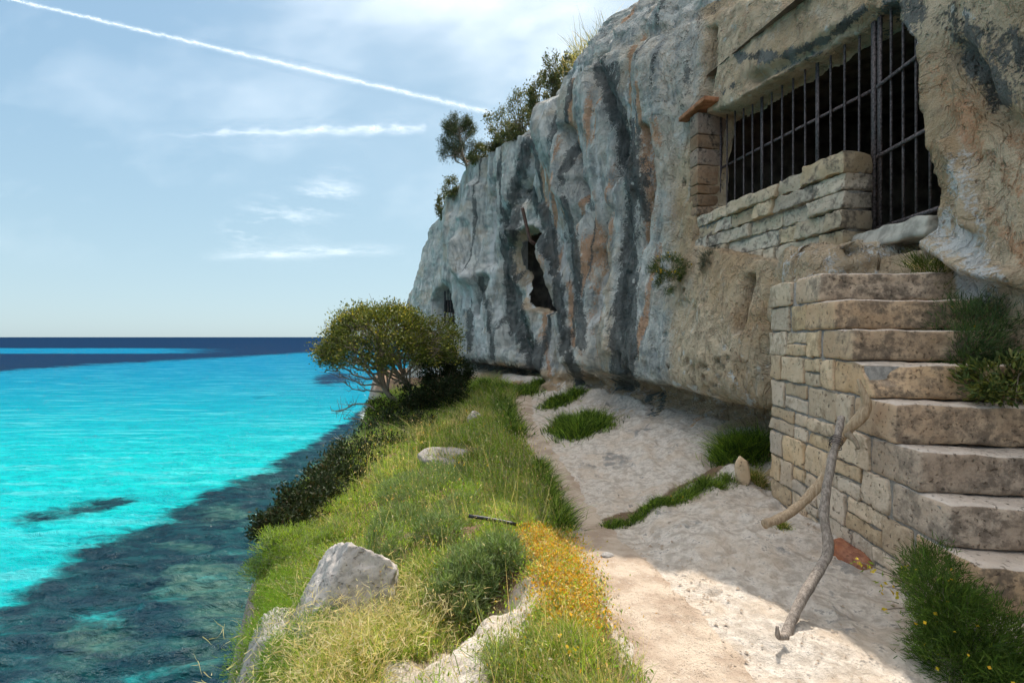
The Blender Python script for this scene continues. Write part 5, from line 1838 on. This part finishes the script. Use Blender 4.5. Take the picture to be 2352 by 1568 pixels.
def build_tree():
    base = U(922, 938, 13.0)
    base[2] = gz(base[0], base[1])
    root = empty('carob_tree', tuple(base))
    tag(root, 'wind-shaped evergreen tree with a domed crown leaning over the sea', 'tree')
    random.seed(3)
    tb = MB()
    fork = U(900, 885, 13.0); fork2 = U(868, 812, 13.0)
    tk = catmull(np.array([base + (0, 0, -.15), base + (-.06, 0, .2), U(888, 900, 13), U(872, 860, 13), fork2]), 6)
    tb.tube(tk, np.linspace(.085, .05, len(tk)), 9, wob=.012)
    t2 = catmull(np.array([base + (.25, .1, -.1), U(945, 905, 13.1), U(925, 860, 13.15), U(915, 800, 13.2)]), 6)
    tb.tube(t2, np.linspace(.06, .035, len(t2)), 8, wob=.01)
    trunk_o = tb.build('trunk', M['bark'], root, True)
    lb = MB()
    # dome of leaf clumps
    C = U(880, 832, 13.0)
    heads = []
    N = 190
    while len(heads) < N:
        v = unit(RNG.normal(size=3))
        if v[2] < -.02: continue
        rx = 1.72 if v[0] < 0 else 1.55
        rr = RNG.uniform(.80, 1.0)
        q = C + v * np.array((rx, 1.35, 1.62)) * rr
        q[2] += -.10 * (q[0] - C[0]) * .2
        heads.append(q)
    # lower right skirt by the cliff
    for _ in range(26):
        heads.append(U(RNG.uniform(985, 1045), RNG.uniform(735, 830), 13.0 + RNG.uniform(-.4, .8)))
    heads = np.array(heads)
    starts = np.vstack([tk[-14:], t2[-12:]])
    mids = []
    for _ in range(46):
        v = unit(RNG.normal(size=3)); v[2] = abs(v[2]) * .9 + .08
        mids.append(C + v * np.array((1.0, .8, .85)) * RNG.uniform(.75, 1.05))
    mids = np.array(mids)
    for m_ in mids:
        s = starts[RNG.integers(0, len(starts))]
        c = (s + m_) / 2 + np.array((0, 0, -.12 * np.hypot(m_[0] - s[0], m_[1] - s[1]))) + RNG.normal(0, .06, 3)
        lb.tube(bez(s, c, m_, 8), np.linspace(.030, .016, 8), 5, cap=False)
    for h in heads:
        m_ = mids[np.argmin(np.linalg.norm(mids - h, axis=1) + RNG.uniform(0, .3, len(mids)))]
        c = (m_ + h) / 2 + RNG.normal(0, .08, 3)
        lb.tube(bez(m_, c, h, 5), np.linspace(.015, .006, 5), 4, cap=False)
        for _ in range(2):
            e = h + RNG.normal(0, .20, 3)
            lb.tube(np.array([c, (c + e) / 2 + RNG.normal(0, .04, 3), e]), np.linspace(.008, .004, 3), 3, cap=False)
    # bare lower limbs reaching left
    for (a, b, c_) in (((872, 870), (800, 868), (745, 815)), ((880, 885), (820, 888), (765, 850)), ((890, 900), (840, 905), (790, 880)), ((868, 850), (810, 840), (760, 800)), ((905, 880), (955, 850), (1010, 800)), ((920, 870), (960, 830), (1000, 770)), ((876, 862), (830, 850), (782, 838))):
        q = bez(U(*a, 13), U(*b, 13 + RNG.normal(0, .15)), U(*c_, 13 + RNG.normal(0, .3)), 12)
        q[1:] += RNG.normal(0, .025, q[1:].shape)
        lb.tube(q, np.linspace(.030, .010, 12), 5, cap=False)
        for j in range(4, 12):
            for _ in range(2):
                e = q[j] + np.array((RNG.normal(-.12, .14), RNG.normal(0, .15), RNG.uniform(.02, .35)))
                lb.tube(np.array([q[j], (q[j] + e) / 2 + RNG.normal(0, .03, 3), e]), np.linspace(.010, .004, 3), 3, cap=False)
    lb.build('branches', M['bark'], trunk_o, True)
    fb = MB()
    n = 30000
    k = RNG.integers(0, len(heads), n)
    P = heads[k] + RNG.normal(size=(n, 3)) * np.array((.135, .135, .105))
    out = unit(P - C)
    cols = palette(n, ((.10, .125, .026), (.16, .185, .035), (.25, .245, .045)), (4, 4, 2))
    new = (((P - heads[k]) * out).sum(1) > .10) & (RNG.uniform(0, 1, n) < .22) & (RNG.uniform(0, 1, len(heads)) < .55)[k]
    cols = np.where(new[:, None], jitter_cols(YEL_LEAF, n, .3, .1), cols)
    leaves(fb, P, .068, cols, out, .5)
    fb.build('crown', M['leaf_dull'], root)

    # bare dead branches over the water
    for lab, pts, nb in (('long bare dead branch reaching over the water below the tree', [(868, 945), (845, 930), (815, 928), (790, 940), (762, 944)], 26),
                         ('lower bare dead branch hanging over the bluff edge', [(890, 985), (850, 972), (820, 962), (790, 962)], 12),
                         ('short bare dead branch curling above the dark bushes', [(870, 1000), (845, 990), (835, 1000), (828, 1012)], 8)):
        q = catmull(np.array([U(px, py, 12.2) for px, py in pts]), 6)
        o_ = empty('dead_branch', tuple(q[0]))
        tag(o_, lab, 'branch', 'dead branches on the bluff')
        mb = MB().tube(q, np.linspace(.03, .008, len(q)), 6)
        mb.build('limb', M['bark'], o_, True)
        tw = MB()
        for _ in range(nb):
            j = RNG.integers(len(q) // 2, len(q))
            e = q[j] + RNG.normal(0, .17, 3)
            tw.tube(np.array([q[j], (q[j] + e) / 2 + RNG.normal(0, .03, 3), e]), np.linspace(.008, .003, 3), 3, cap=False)
        tag(tw.build('twigs', M['bark'], o_, True), kind='stuff')


def build_shrubs():
    random.seed(8)
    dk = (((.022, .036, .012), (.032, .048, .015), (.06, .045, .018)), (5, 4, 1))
    # dark evergreen bushes along the bluff edge
    lst = [(640, 1205, 5.15, .24, 'small dark bush with reddish tips at the near end of the bluff hedge'), (678, 1165, 5.6, .30, 'dark bush second from the near end of the bluff hedge'),
           (720, 1140, 6.1, .34, 'dark bush third from the near end of the bluff hedge'), (762, 1105, 6.8, .40, 'dark bush in the middle of the bluff hedge'),
           (800, 1070, 7.6, .48, 'dark bush just short of the tall end of the bluff hedge'), (845, 1035, 8.8, .62, 'tall dark bush at the far end of the bluff hedge')]
    for px, py, y, r, lab in lst:
        c = U(px, py, y)
        z = gz(c[0] + .15, y)
        b = np.array((c[0], y, z - .1))
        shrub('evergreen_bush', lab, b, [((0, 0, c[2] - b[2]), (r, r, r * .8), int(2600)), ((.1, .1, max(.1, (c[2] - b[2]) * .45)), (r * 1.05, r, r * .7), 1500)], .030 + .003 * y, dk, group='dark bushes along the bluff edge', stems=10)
    # dark undergrowth below the tree
    for px, py, y, r, lab in ((1010, 850, 13.8, .75, 'dark shaded bush right of the tree against the cliff'), (960, 925, 12.6, .62, 'dark bush at the foot of the tree'), (1020, 905, 12.8, .62, 'dark bush between the tree and the shaded grass'),
                              (900, 985, 11.6, .55, 'dark bush hanging over the bluff below the tree'), (960, 990, 11.2, .50, 'dark bush in front of the tree foot'), (1050, 855, 14.6, .55, 'dark bush touching the cliff foot'),
                              (880, 940, 12.4, .42, 'olive bush under the tree at the bluff edge')):
        c = U(px, py, y)
        z = gz(c[0], y)
        b = np.array((c[0], y, min(z, c[2] - .1)))
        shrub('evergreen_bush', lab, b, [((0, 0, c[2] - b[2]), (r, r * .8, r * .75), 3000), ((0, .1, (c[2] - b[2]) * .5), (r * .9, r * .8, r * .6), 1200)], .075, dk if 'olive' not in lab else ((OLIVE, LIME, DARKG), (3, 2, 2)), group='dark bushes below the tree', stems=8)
    # grey green sea plants on the slope
    gp_ = (((.24, .31, .17), (.16, .23, .09), (.12, .19, .05)), (4, 4, 4))
    lg = ((LIME, GREEN, GREYG), (3, 3, 3))
    for px, py, rx, rz, n, colr, lab in (
            (940, 1145, .34, .16, 3000, gp_, 'silvery green cushion plant above the boulder'), (1010, 1115, .36, .15, 2600, gp_, 'silvery green cushion plant behind the black pipe'),
            (930, 1215, .22, .16, 2200, gp_, 'dark grey green cushion plant on the upper side of the boulder'), (1005, 1235, .20, .13, 1800, gp_, 'grey green cushion plant left of the black pipe'),
            (1085, 1345, .20, .17, 3000, gp_, 'feathery silver green bush above the bare rock step'), (1050, 1400, .18, .16, 2400, gp_, 'feathery silver green bush left of the bare rock step'),
            (1150, 1290, .16, .12, 1800, gp_, 'small silver green bush below the black pipe'), (1130, 1150, .30, .10, 1800, lg, 'low green cushion plant on the crest beside the path'),
            (660, 1270, .26, .16, 2200, lg, 'leafy green bush at the bluff edge below the dark hedge'), (620, 1310, .20, .15, 2000, lg, 'leafy green bush hanging over the grey bluff rock'), (740, 1240, .24, .13, 2000, lg, 'leafy green bush on the slope uphill of the bluff edge'),
            (1060, 1190, .22, .14, 1800, gp_, 'grey green cushion plant just above the black pipe'), (880, 1290, .14, .20, 1500, gp_, 'dark green plant beside the upper right of the boulder')):
        g = G(px, py)
        shrub('cushion_plant', lab, g, [((0, 0, rz * .6), (rx * 1.15, rx, rz * 1.05), int(n * 1.2)), ((rx * .5, -rx * .4, rz * .35), (rx * .6, rx * .6, rz * .8), int(n * .5))], .05, colr, 'plant', 'cushion plants on the slope', .13, 6, .005, 'leaf', True, None, .8)
    fen = (((.13, .24, .02), (.17, .29, .025), GREEN), (4, 4, 2))
    for px, py, rx, rz, n, lab in ((690, 1420, .20, .13, 2600, 'bright green feathery plant just left of the boulder'), (640, 1480, .20, .14, 2800, 'bright green feathery plant in the lower left slope'), (720, 1500, .18, .13, 2400, 'bright green feathery plant below the boulder'),
                                   (590, 1540, .17, .13, 2600, 'bright green feathery plant at the bottom left bluff edge'), (660, 1560, .16, .12, 2200, 'bright green feathery plant at the bottom edge of the slope'), (640, 1380, .18, .13, 2000, 'bright green feathery plant near the grey bluff rock')):
        g = G(px, py)
        shrub('fennel_plant', lab, g, [((0, 0, rz * .7), (rx * 1.15, rx * 1.15, rz * 1.25), int(n * 1.3))], .034, fen, 'plant', 'feathery plants low on the slope', .12, 5, .004, 'leaf', True, None, .9)
    # wall plants
    b = U(1545, 640, 7.55)
    shrub('wall_plant', 'green tufted plant with yellow flowers rooted in the cliff face', b, [((-.05, -.02, .17), (.26, .22, .20), 2600), ((-.12, -.05, -.05), (.16, .15, .16), 900), ((.22, .05, -.02), (.10, .10, .10), 500)], .06, (((.045, .075, .02), OLIVE, (.06, .10, .025)), (4, 2, 3)), 'plant', None, .10, 8, .006, 'leaf_dull', True, (70, .03, YELLOW), .5)
    b = U(1632, 618, 7.05)
    shrub('wall_plant', 'grey wiry plant without flowers rooted below the parapet', b, [((0, -.02, .12), (.17, .16, .16), 1800)], .075, (((.10, .11, .08), (.075, .085, .05)), (3, 3)), 'plant', None, .07, 8, .005, 'leaf_dull', True, None, .6)
    # stairs plants
    st = (((.075, .115, .02), (.11, .14, .03), STRAW), (4, 4, 1))
    b = np.array((3.55, 4.08, 1.98))
    shrub('stair_plant', 'grassy tuft growing on the end of the top steps', b, [((0, -.05, .12), (.22, .16, .17), 1700)], .13, st, 'plant', None, .05, 6, .004, 'leaf', True, None, 1.0)
    dg = (((.055, .095, .032), (.08, .13, .045), (.12, .17, .05)), (4, 4, 2))
    b = np.array((3.38, 3.58, 1.30))
    shrub('stair_plant', 'large dark feathery bush spilling over the middle steps', b, [((.05, 0, .30), (.34, .26, .28), 6500), ((-.12, -.12, .20), (.22, .16, .16), 2400), ((.10, -.15, .02), (.26, .2, .18), 2400)], .055, dg, 'plant', None, .11, 14, .005, 'leaf_dull', True, (24, .02, YELLOW), .5, nee_len=1.3)
    b = np.array((3.14, 3.06, 1.19))
    shrub('stair_plant', 'low leafy bush beside the fourth step at the picture edge', b, [((0, 0, .13), (.26, .2, .16), 1800)], .05, ((OLIVE, (.06, .09, .02), (.14, .15, .03)), (3, 4, 1)), 'plant', None, .3, 8, .004, 'leaf_dull', False, None, .6)
    # stems arching out of the stair bush
    # bush in front of the stairs
    b = np.array((2.20, 2.30, .0))
    fg = (((.075, .135, .022), (.11, .185, .03), (.05, .09, .018)), (4, 4, 3))
    shrub('wild_rue_bush', 'big feathery green bush with yellow flowers in front of the stairs', b, [((0, 0, .16), (.24, .20, .22), 8500), ((-.10, .04, .30), (.16, .14, .16), 3200), ((-.02, .22, .36), (.14, .14, .16), 2600), ((.05, -.22, .06), (.26, .18, .16), 6000), ((-.14, -.08, .10), (.18, .16, .14), 3600)], .032, fg, 'bush', None, .15, 26, .004, 'leaf', True, (46, .016, YELLOW), .6, nee_len=1.25)
    # tall flowering stalks of that bush
    tb, fb = MB(), MB()
    root = [o for o in COL.objects if o.name.startswith('wild_rue_bush')][0]
    for tip in ((2000, 1310), (2020, 1345), (2080, 1300), (2120, 1330), (2160, 1330), (1975, 1290), (2060, 1360), (2030, 1400)):
        e = U(*tip, 2.62 + random.uniform(-.1, .1)); s = b + np.array((random.uniform(-.1, .1), .1, .2))
        q = bez(s, (s + e) / 2 + np.array((.03, 0, .06)), e, 7)
        tb.tube(q, np.linspace(.004, .0018, 7), 4, cap=False)
        leaves(fb, e + RNG.normal(0, .012, (6, 3)), .02, jitter_cols((.55, .42, .04), 6, .2), None, .7)
        leaves(fb, q[RNG.integers(2, 7, 12)] + RNG.normal(0, .02, (12, 3)), .03, jitter_cols(GREEN, 12, .2), None, .3)
    tb.build('stalks', M['bark'], root, True); fb.build('blossoms', M['flower'], root)
    # cliff top
    top = (((.075, .095, .034), (.14, .145, .05), (.20, .175, .07)), (4, 3, 2))
    for px, py, y, rx, rz, lab in ((1150, 290, 18.9, .75, .75, 'bushy shrub on the cliff top right of the pine'), (1195, 262, 18.0, .75, .85, 'tall shrub on the cliff top in the middle of the thicket'), (1235, 225, 16.9, .55, .8, 'shrub on the cliff top with bare twigs beside it'),
                                   (1272, 178, 16.2, .48, .85, 'upright dark shrub highest on the cliff skyline'), (1310, 165, 15.2, .42, .55, 'yellowish shrub on the skyline above the lit ledge'), (1180, 318, 18.2, .8, .35, 'low shrub hugging the cliff rim below the thicket'),
                                   (1100, 360, 20.3, .55, .5, 'dark shrub beside the foot of the cliff top pine'), (1040, 435, 22.4, .65, .55, 'shrub on the lower rim of the cliff'), (1018, 478, 23.4, .45, .7, 'dark shrub hanging at the far lower rim of the cliff'), (1135, 335, 19.4, .6, .3, 'low dry shrub on the rim right of the pine')):
        c = U(px, py, y)
        b = c - np.array((0, 0, rz * .9))
        shrub('cliff_shrub', lab, b, [((0, 0, rz), (rx * .8, rx * .8, rz * .9), 1500), ((rx * .35, 0, rz * .5), (rx * .9, rx, rz * .5), 900)], .085, top, group='shrubs on the cliff top', stems=16, stem_r=.02)
    for px, py, y, lab in ((1350, 118, 13.6, 'tuft of yellow grass on the cliff skyline'), (1378, 92, 12.6, 'tuft of thin dry grass highest on the cliff skyline')):
        b = U(px, py + 30, y)
        root = empty('cliff_grass', tuple(b)); tag(root, lab, 'grass', 'grass tufts on the cliff top')
        mb = MB(); n = 420
        strips(mb, b + RNG.normal(0, 1, (n, 3)) * np.array((.32, .3, .16)), RNG.normal(size=(n, 3)) * .5 + np.array((-.3, 0, 1)), RNG.uniform(.25, .75, n), .014, RNG.normal(0, .1, (n, 3)), palette(n, (OLIVE, STRAW, (.20, .17, .04)), (3, 2, 3)), 3)
        mb.build('blades', M['leaf'], root)
    # pine
    b = U(1078, 402, 21.0)
    root = empty('pine_tree', tuple(b)); tag(root, 'small windswept pine tree on the cliff top', 'tree')
    tb = MB()
    tips = []
    trunk = catmull(np.array([b + (0, 0, -.4), b + (-.1, 0, .35), b + (-.3, 0, .9), b + (-.42, 0, 1.7), b + (-.45, 0, 2.05)]), 5)
    tb.tube(trunk, np.linspace(.09, .03, len(trunk)), 7)
    trunk_o = tb.build('trunk', M['bark'], root, True)
    lb = MB()
    for j in range(5, len(trunk), 1):
        for _ in range(3):
            t = (j - 5) / (len(trunk) - 5)
            d = np.array((RNG.normal(-.25, .8), RNG.normal(0, .8), RNG.uniform(.0, .7)))
            grow(lb, trunk[j], d, (.75 - .42 * t), .022, 1, tips, .5, .25, (2, 3))
    lb.build('branches', M['bark'], trunk_o, True)
    fb = MB()
    tips = np.array(tips)
    n = 16000
    k = RNG.integers(0, len(tips), n)
    strips(fb, tips[k] + RNG.normal(0, .09, (n, 3)), RNG.normal(size=(n, 3)) + np.array((0, 0, .5)), RNG.uniform(.06, .16, n), .016, RNG.normal(0, .01, (n, 3)), palette(n, ((.035, .055, .025), (.06, .08, .03), (.10, .11, .04)), (4, 4, 2)), 2)
    fb.build('crown', M['leaf_dull'], root)


def build_tufts():
    g = ((GREEN, DEEP, LIME), (4, 4, 1))
    def line(a, b, k, r): return [(a[0] + (b[0] - a[0]) * t, a[1] + (b[1] - a[1]) * t, r * random.uniform(.7, 1.2)) for t in np.linspace(0, 1, k)]
    a, b = G(1395, 1212), G(1560, 1150)
    tuft('strip of short grass in the crack across the rock slab', line(a, b, 9, .10), 4200, .10, g, flowers=5, wid=.006)
    a, b = G(1575, 1142), G(1665, 1105)
    tuft('thicker grass where the crack meets the stair wall', line(a, b, 6, .14), 3000, .15, g, wid=.006)
    a, b = G(1665, 1060), G(1745, 1040)
    tuft('tall lush grass between the cliff foot and the stair wall', line(a, b, 6, .24), 5200, .42, g, wid=.009, lean=(-.08, -.05))
    a = G(1738, 1110)
    tuft('dry drooping grass against the corner of the stair wall', [(a[0], a[1], .10)], 900, .20, ((STRAW, OLIVE, GREEN), (3, 3, 2)))
    a = G(1795, 1212)
    tuft('little grass under the end of the curved branch', [(a[0], a[1], .06)], 350, .08, ((OLIVE, GREEN, STRAW), (3, 3, 2)))
    a = G(1335, 985)
    tuft('round mound of long grass beside the path at the cliff foot', [(a[0], a[1], .45), (a[0] - .1, a[1] - .3, .32), (a[0] + .2, a[1] - .1, .35), (a[0] - .3, a[1] + .3, .3)], 7000, .40, g, wid=.014, flowers=14)
    a = G(1290, 928)
    tuft('smaller grass mound in front of the fluted cliff', [(a[0], a[1], .35), (a[0] + .35, a[1] + .2, .25), (a[0] - .2, a[1], .3)], 3200, .34, g, wid=.016)
    a = G(1200, 905)
    tuft('far grass patch where the path meets the cliff recess', [(a[0], a[1], .6), (a[0] - .7, a[1] + .6, .6), (a[0] + .4, a[1] + .6, .4), (a[0] - 1.2, a[1] + 1.2, .5)], 4200, .40, g, wid=.02)
    a = G(1195, 965)
    tuft('shaded verge grass on the left of the far path', line(G(1180, 1000), G(1150, 930), 7, .30), 5200, .36, g, wid=.014)
    a = G(1235, 1090)
    tuft('overhanging verge grass at the shadow edge of the path', line(G(1232, 1075), G(1290, 1215), 9, .14), 5200, .24, g, wid=.008, lean=(.15, 0))
    a = G(1345, 1530)
    tuft('green grass clump at the bottom edge beside the path', [(a[0], a[1], .16), (a[0] - .12, a[1] + .08, .14), (a[0] - .05, a[1] + .2, .12)], 3600, .17, ((GREEN, LIME, STRAW), (4, 3, 2)), wid=.0045, flowers=14)
    a = G(1120, 965)
    tuft('tall wispy dry stalks on the crest before the dark bushes', line(G(960, 1015), G(1100, 965), 7, .25), 700, .55, ((STRAW, OLIVE), (4, 2)), wid=.010)


build_grass()
build_tufts()
build_tree()
build_shrubs()


# ------------------------------------------------------------------ clouds and aircraft trails, high thin sheets
def mat_cloud():
    m, t, out = new_mat('cloud')
    a = t.sepc(t.attr('col').outputs['Color'])[0]
    tr = t.new('ShaderNodeBsdfTransparent')
    tl = t.new('ShaderNodeBsdfTranslucent'); tl.inputs['Color'].default_value = (.95, .95, .95, 1)
    mx = t.new('ShaderNodeMixShader')
    t.put(mx.inputs[0], a)
    t.t.links.new(tr.outputs[0], mx.inputs[1]); t.t.links.new(tl.outputs[0], mx.inputs[2])
    t.t.links.new(mx.outputs[0], out.inputs[0])
    return m


M['cloud'] = mat_cloud()
ALT = 9000.0


def up(px, py):
    d = np.stack([(px - CX) / FPX, np.ones_like(px), (HY - py) / FPX], -1)
    return d * (ALT / d[..., 2:3]) + np.array((0, 0, EYE))


def cloud(name, label, px, py, dens):
    """px, py grids fix where the sheet hangs in the sky; dens its thickness"""
    V = up(px, py).reshape(-1, 3)
    d = np.clip(dens, 0, .95).reshape(-1, 1)
    o = mesh_obj(name, V, grid_faces(*px.shape), M['cloud'], attrs={'col': np.repeat(d, 3, 1)})
    o.visible_shadow = True
    tag(o, label, 'cloud', kind='stuff')


def band(p0, p1, half, nl, nw):
    p0, p1 = np.array(p0, float), np.array(p1, float)
    d = unit(p1 - p0); n = np.array((-d[1], d[0]))
    t = np.linspace(0, 1, nl)[:, None]; s = np.linspace(-1, 1, nw)[None, :]
    px = p0[0] + (p1 - p0)[0] * t + n[0] * half * s; py = p0[1] + (p1 - p0)[1] * t + n[1] * half * s
    return px, py, np.broadcast_to(t, px.shape), np.broadcast_to(s, px.shape)


def nz(px, py, fx, fy, o=4, seed=0.):
    p = np.stack([px.ravel() * fx, py.ravel() * fy, 0 * px.ravel()], 1)
    return fbm(p, o, .6, seed=seed).reshape(px.shape)


px, py, t, s = band((-700, -172), (1142, 263), 20, 1400, 25)
n_ = nz(px, py, .055, .055, 3, 2)
cen = .45 * np.interp(t, [0, 1], [.4, .1])
wd = np.interp(t, [0, .4, 1], [.15, .19, .30])
dd = np.exp(-((s + .28 * n_) / wd) ** 2 * 1.3) * sstep(1.0, .985, t) * (.78 + .25 * n_) * (1 - .5 * sstep(-.1, .9, s) * (nz(px, py, .16, .02, 2, 4) > 0.05))
cloud('contrail', 'long straight white aircraft trail crossing the upper sky', px, py, dd * np.interp(t, [0, .5, 1], [.45, .45, .34]))
px, py, t, s = band((280, 309), (985, 293), 30, 380, 40)
n_ = nz(px, py, .022, .06, 5, 7)
dd = np.exp(-((s - .1 + .55 * n_) / (.08 + .24 * t)) ** 2) * sstep(0, .55, t) * sstep(1, .97, t) * np.clip(.62 + .9 * n_ + .15 * np.sin(px * .09), 0, 1)
cloud('contrail_remnant', 'broken puffy remnant of an older trail below the long one', px, py, dd * .32)
px, py, t, s = band((480, 560), (860, 405), 75, 240, 90)
n_ = nz(px + .45 * py, py - .1 * px, .008, .035, 5, 11)
dd = np.clip(.15 + 1.5 * n_, 0, 1) * np.exp(-(s / .55) ** 2) * sstep(0, .25, t) * sstep(1, .7, t)
cloud('cirrus_wisp', 'feathery cirrus wisp in the middle of the sky', px, py, dd * .32)
px, py, t, s = band((440, 588), (960, 571), 26, 260, 40)
n_ = nz(px, py, .008, .05, 5, 13)
dd = np.clip(.35 + 1.3 * n_, 0, 1) * np.exp(-(s / .45) ** 2) * sstep(0, .3, t) * sstep(1, .7, t)
cloud('cirrus_streak', 'faint low cirrus streak above the horizon', px, py, dd * .3)
px, py = np.meshgrid(np.linspace(-900, 1700, 300), np.linspace(-560, 640, 240), indexing='ij')
n_ = nz(px + .6 * py, py, .0022, .0042, 6, 17)
big_ = np.exp(-((px - 1030) / 330) ** 2 - ((py - 20) / 150) ** 2) * 1.0 + .75 * np.exp(-((px - 1290) / 260) ** 2 - ((py - 140) / 170) ** 2) + .25 * np.exp(-((px - 900) / 420) ** 2 - ((py - 330) / 170) ** 2)
edge_ = sstep(-900, -500, px) * sstep(1700, 1400, px) * sstep(-560, -350, py) * sstep(640, 520, py)
dd = np.clip(.06 + .75 * n_, 0, 1) * .22 + big_ * np.clip(.40 + .95 * n_, 0, 1) * .24
cloud('cirrus_veil', 'thin milky cirrus veil spread over the sky', px, py, dd * edge_)
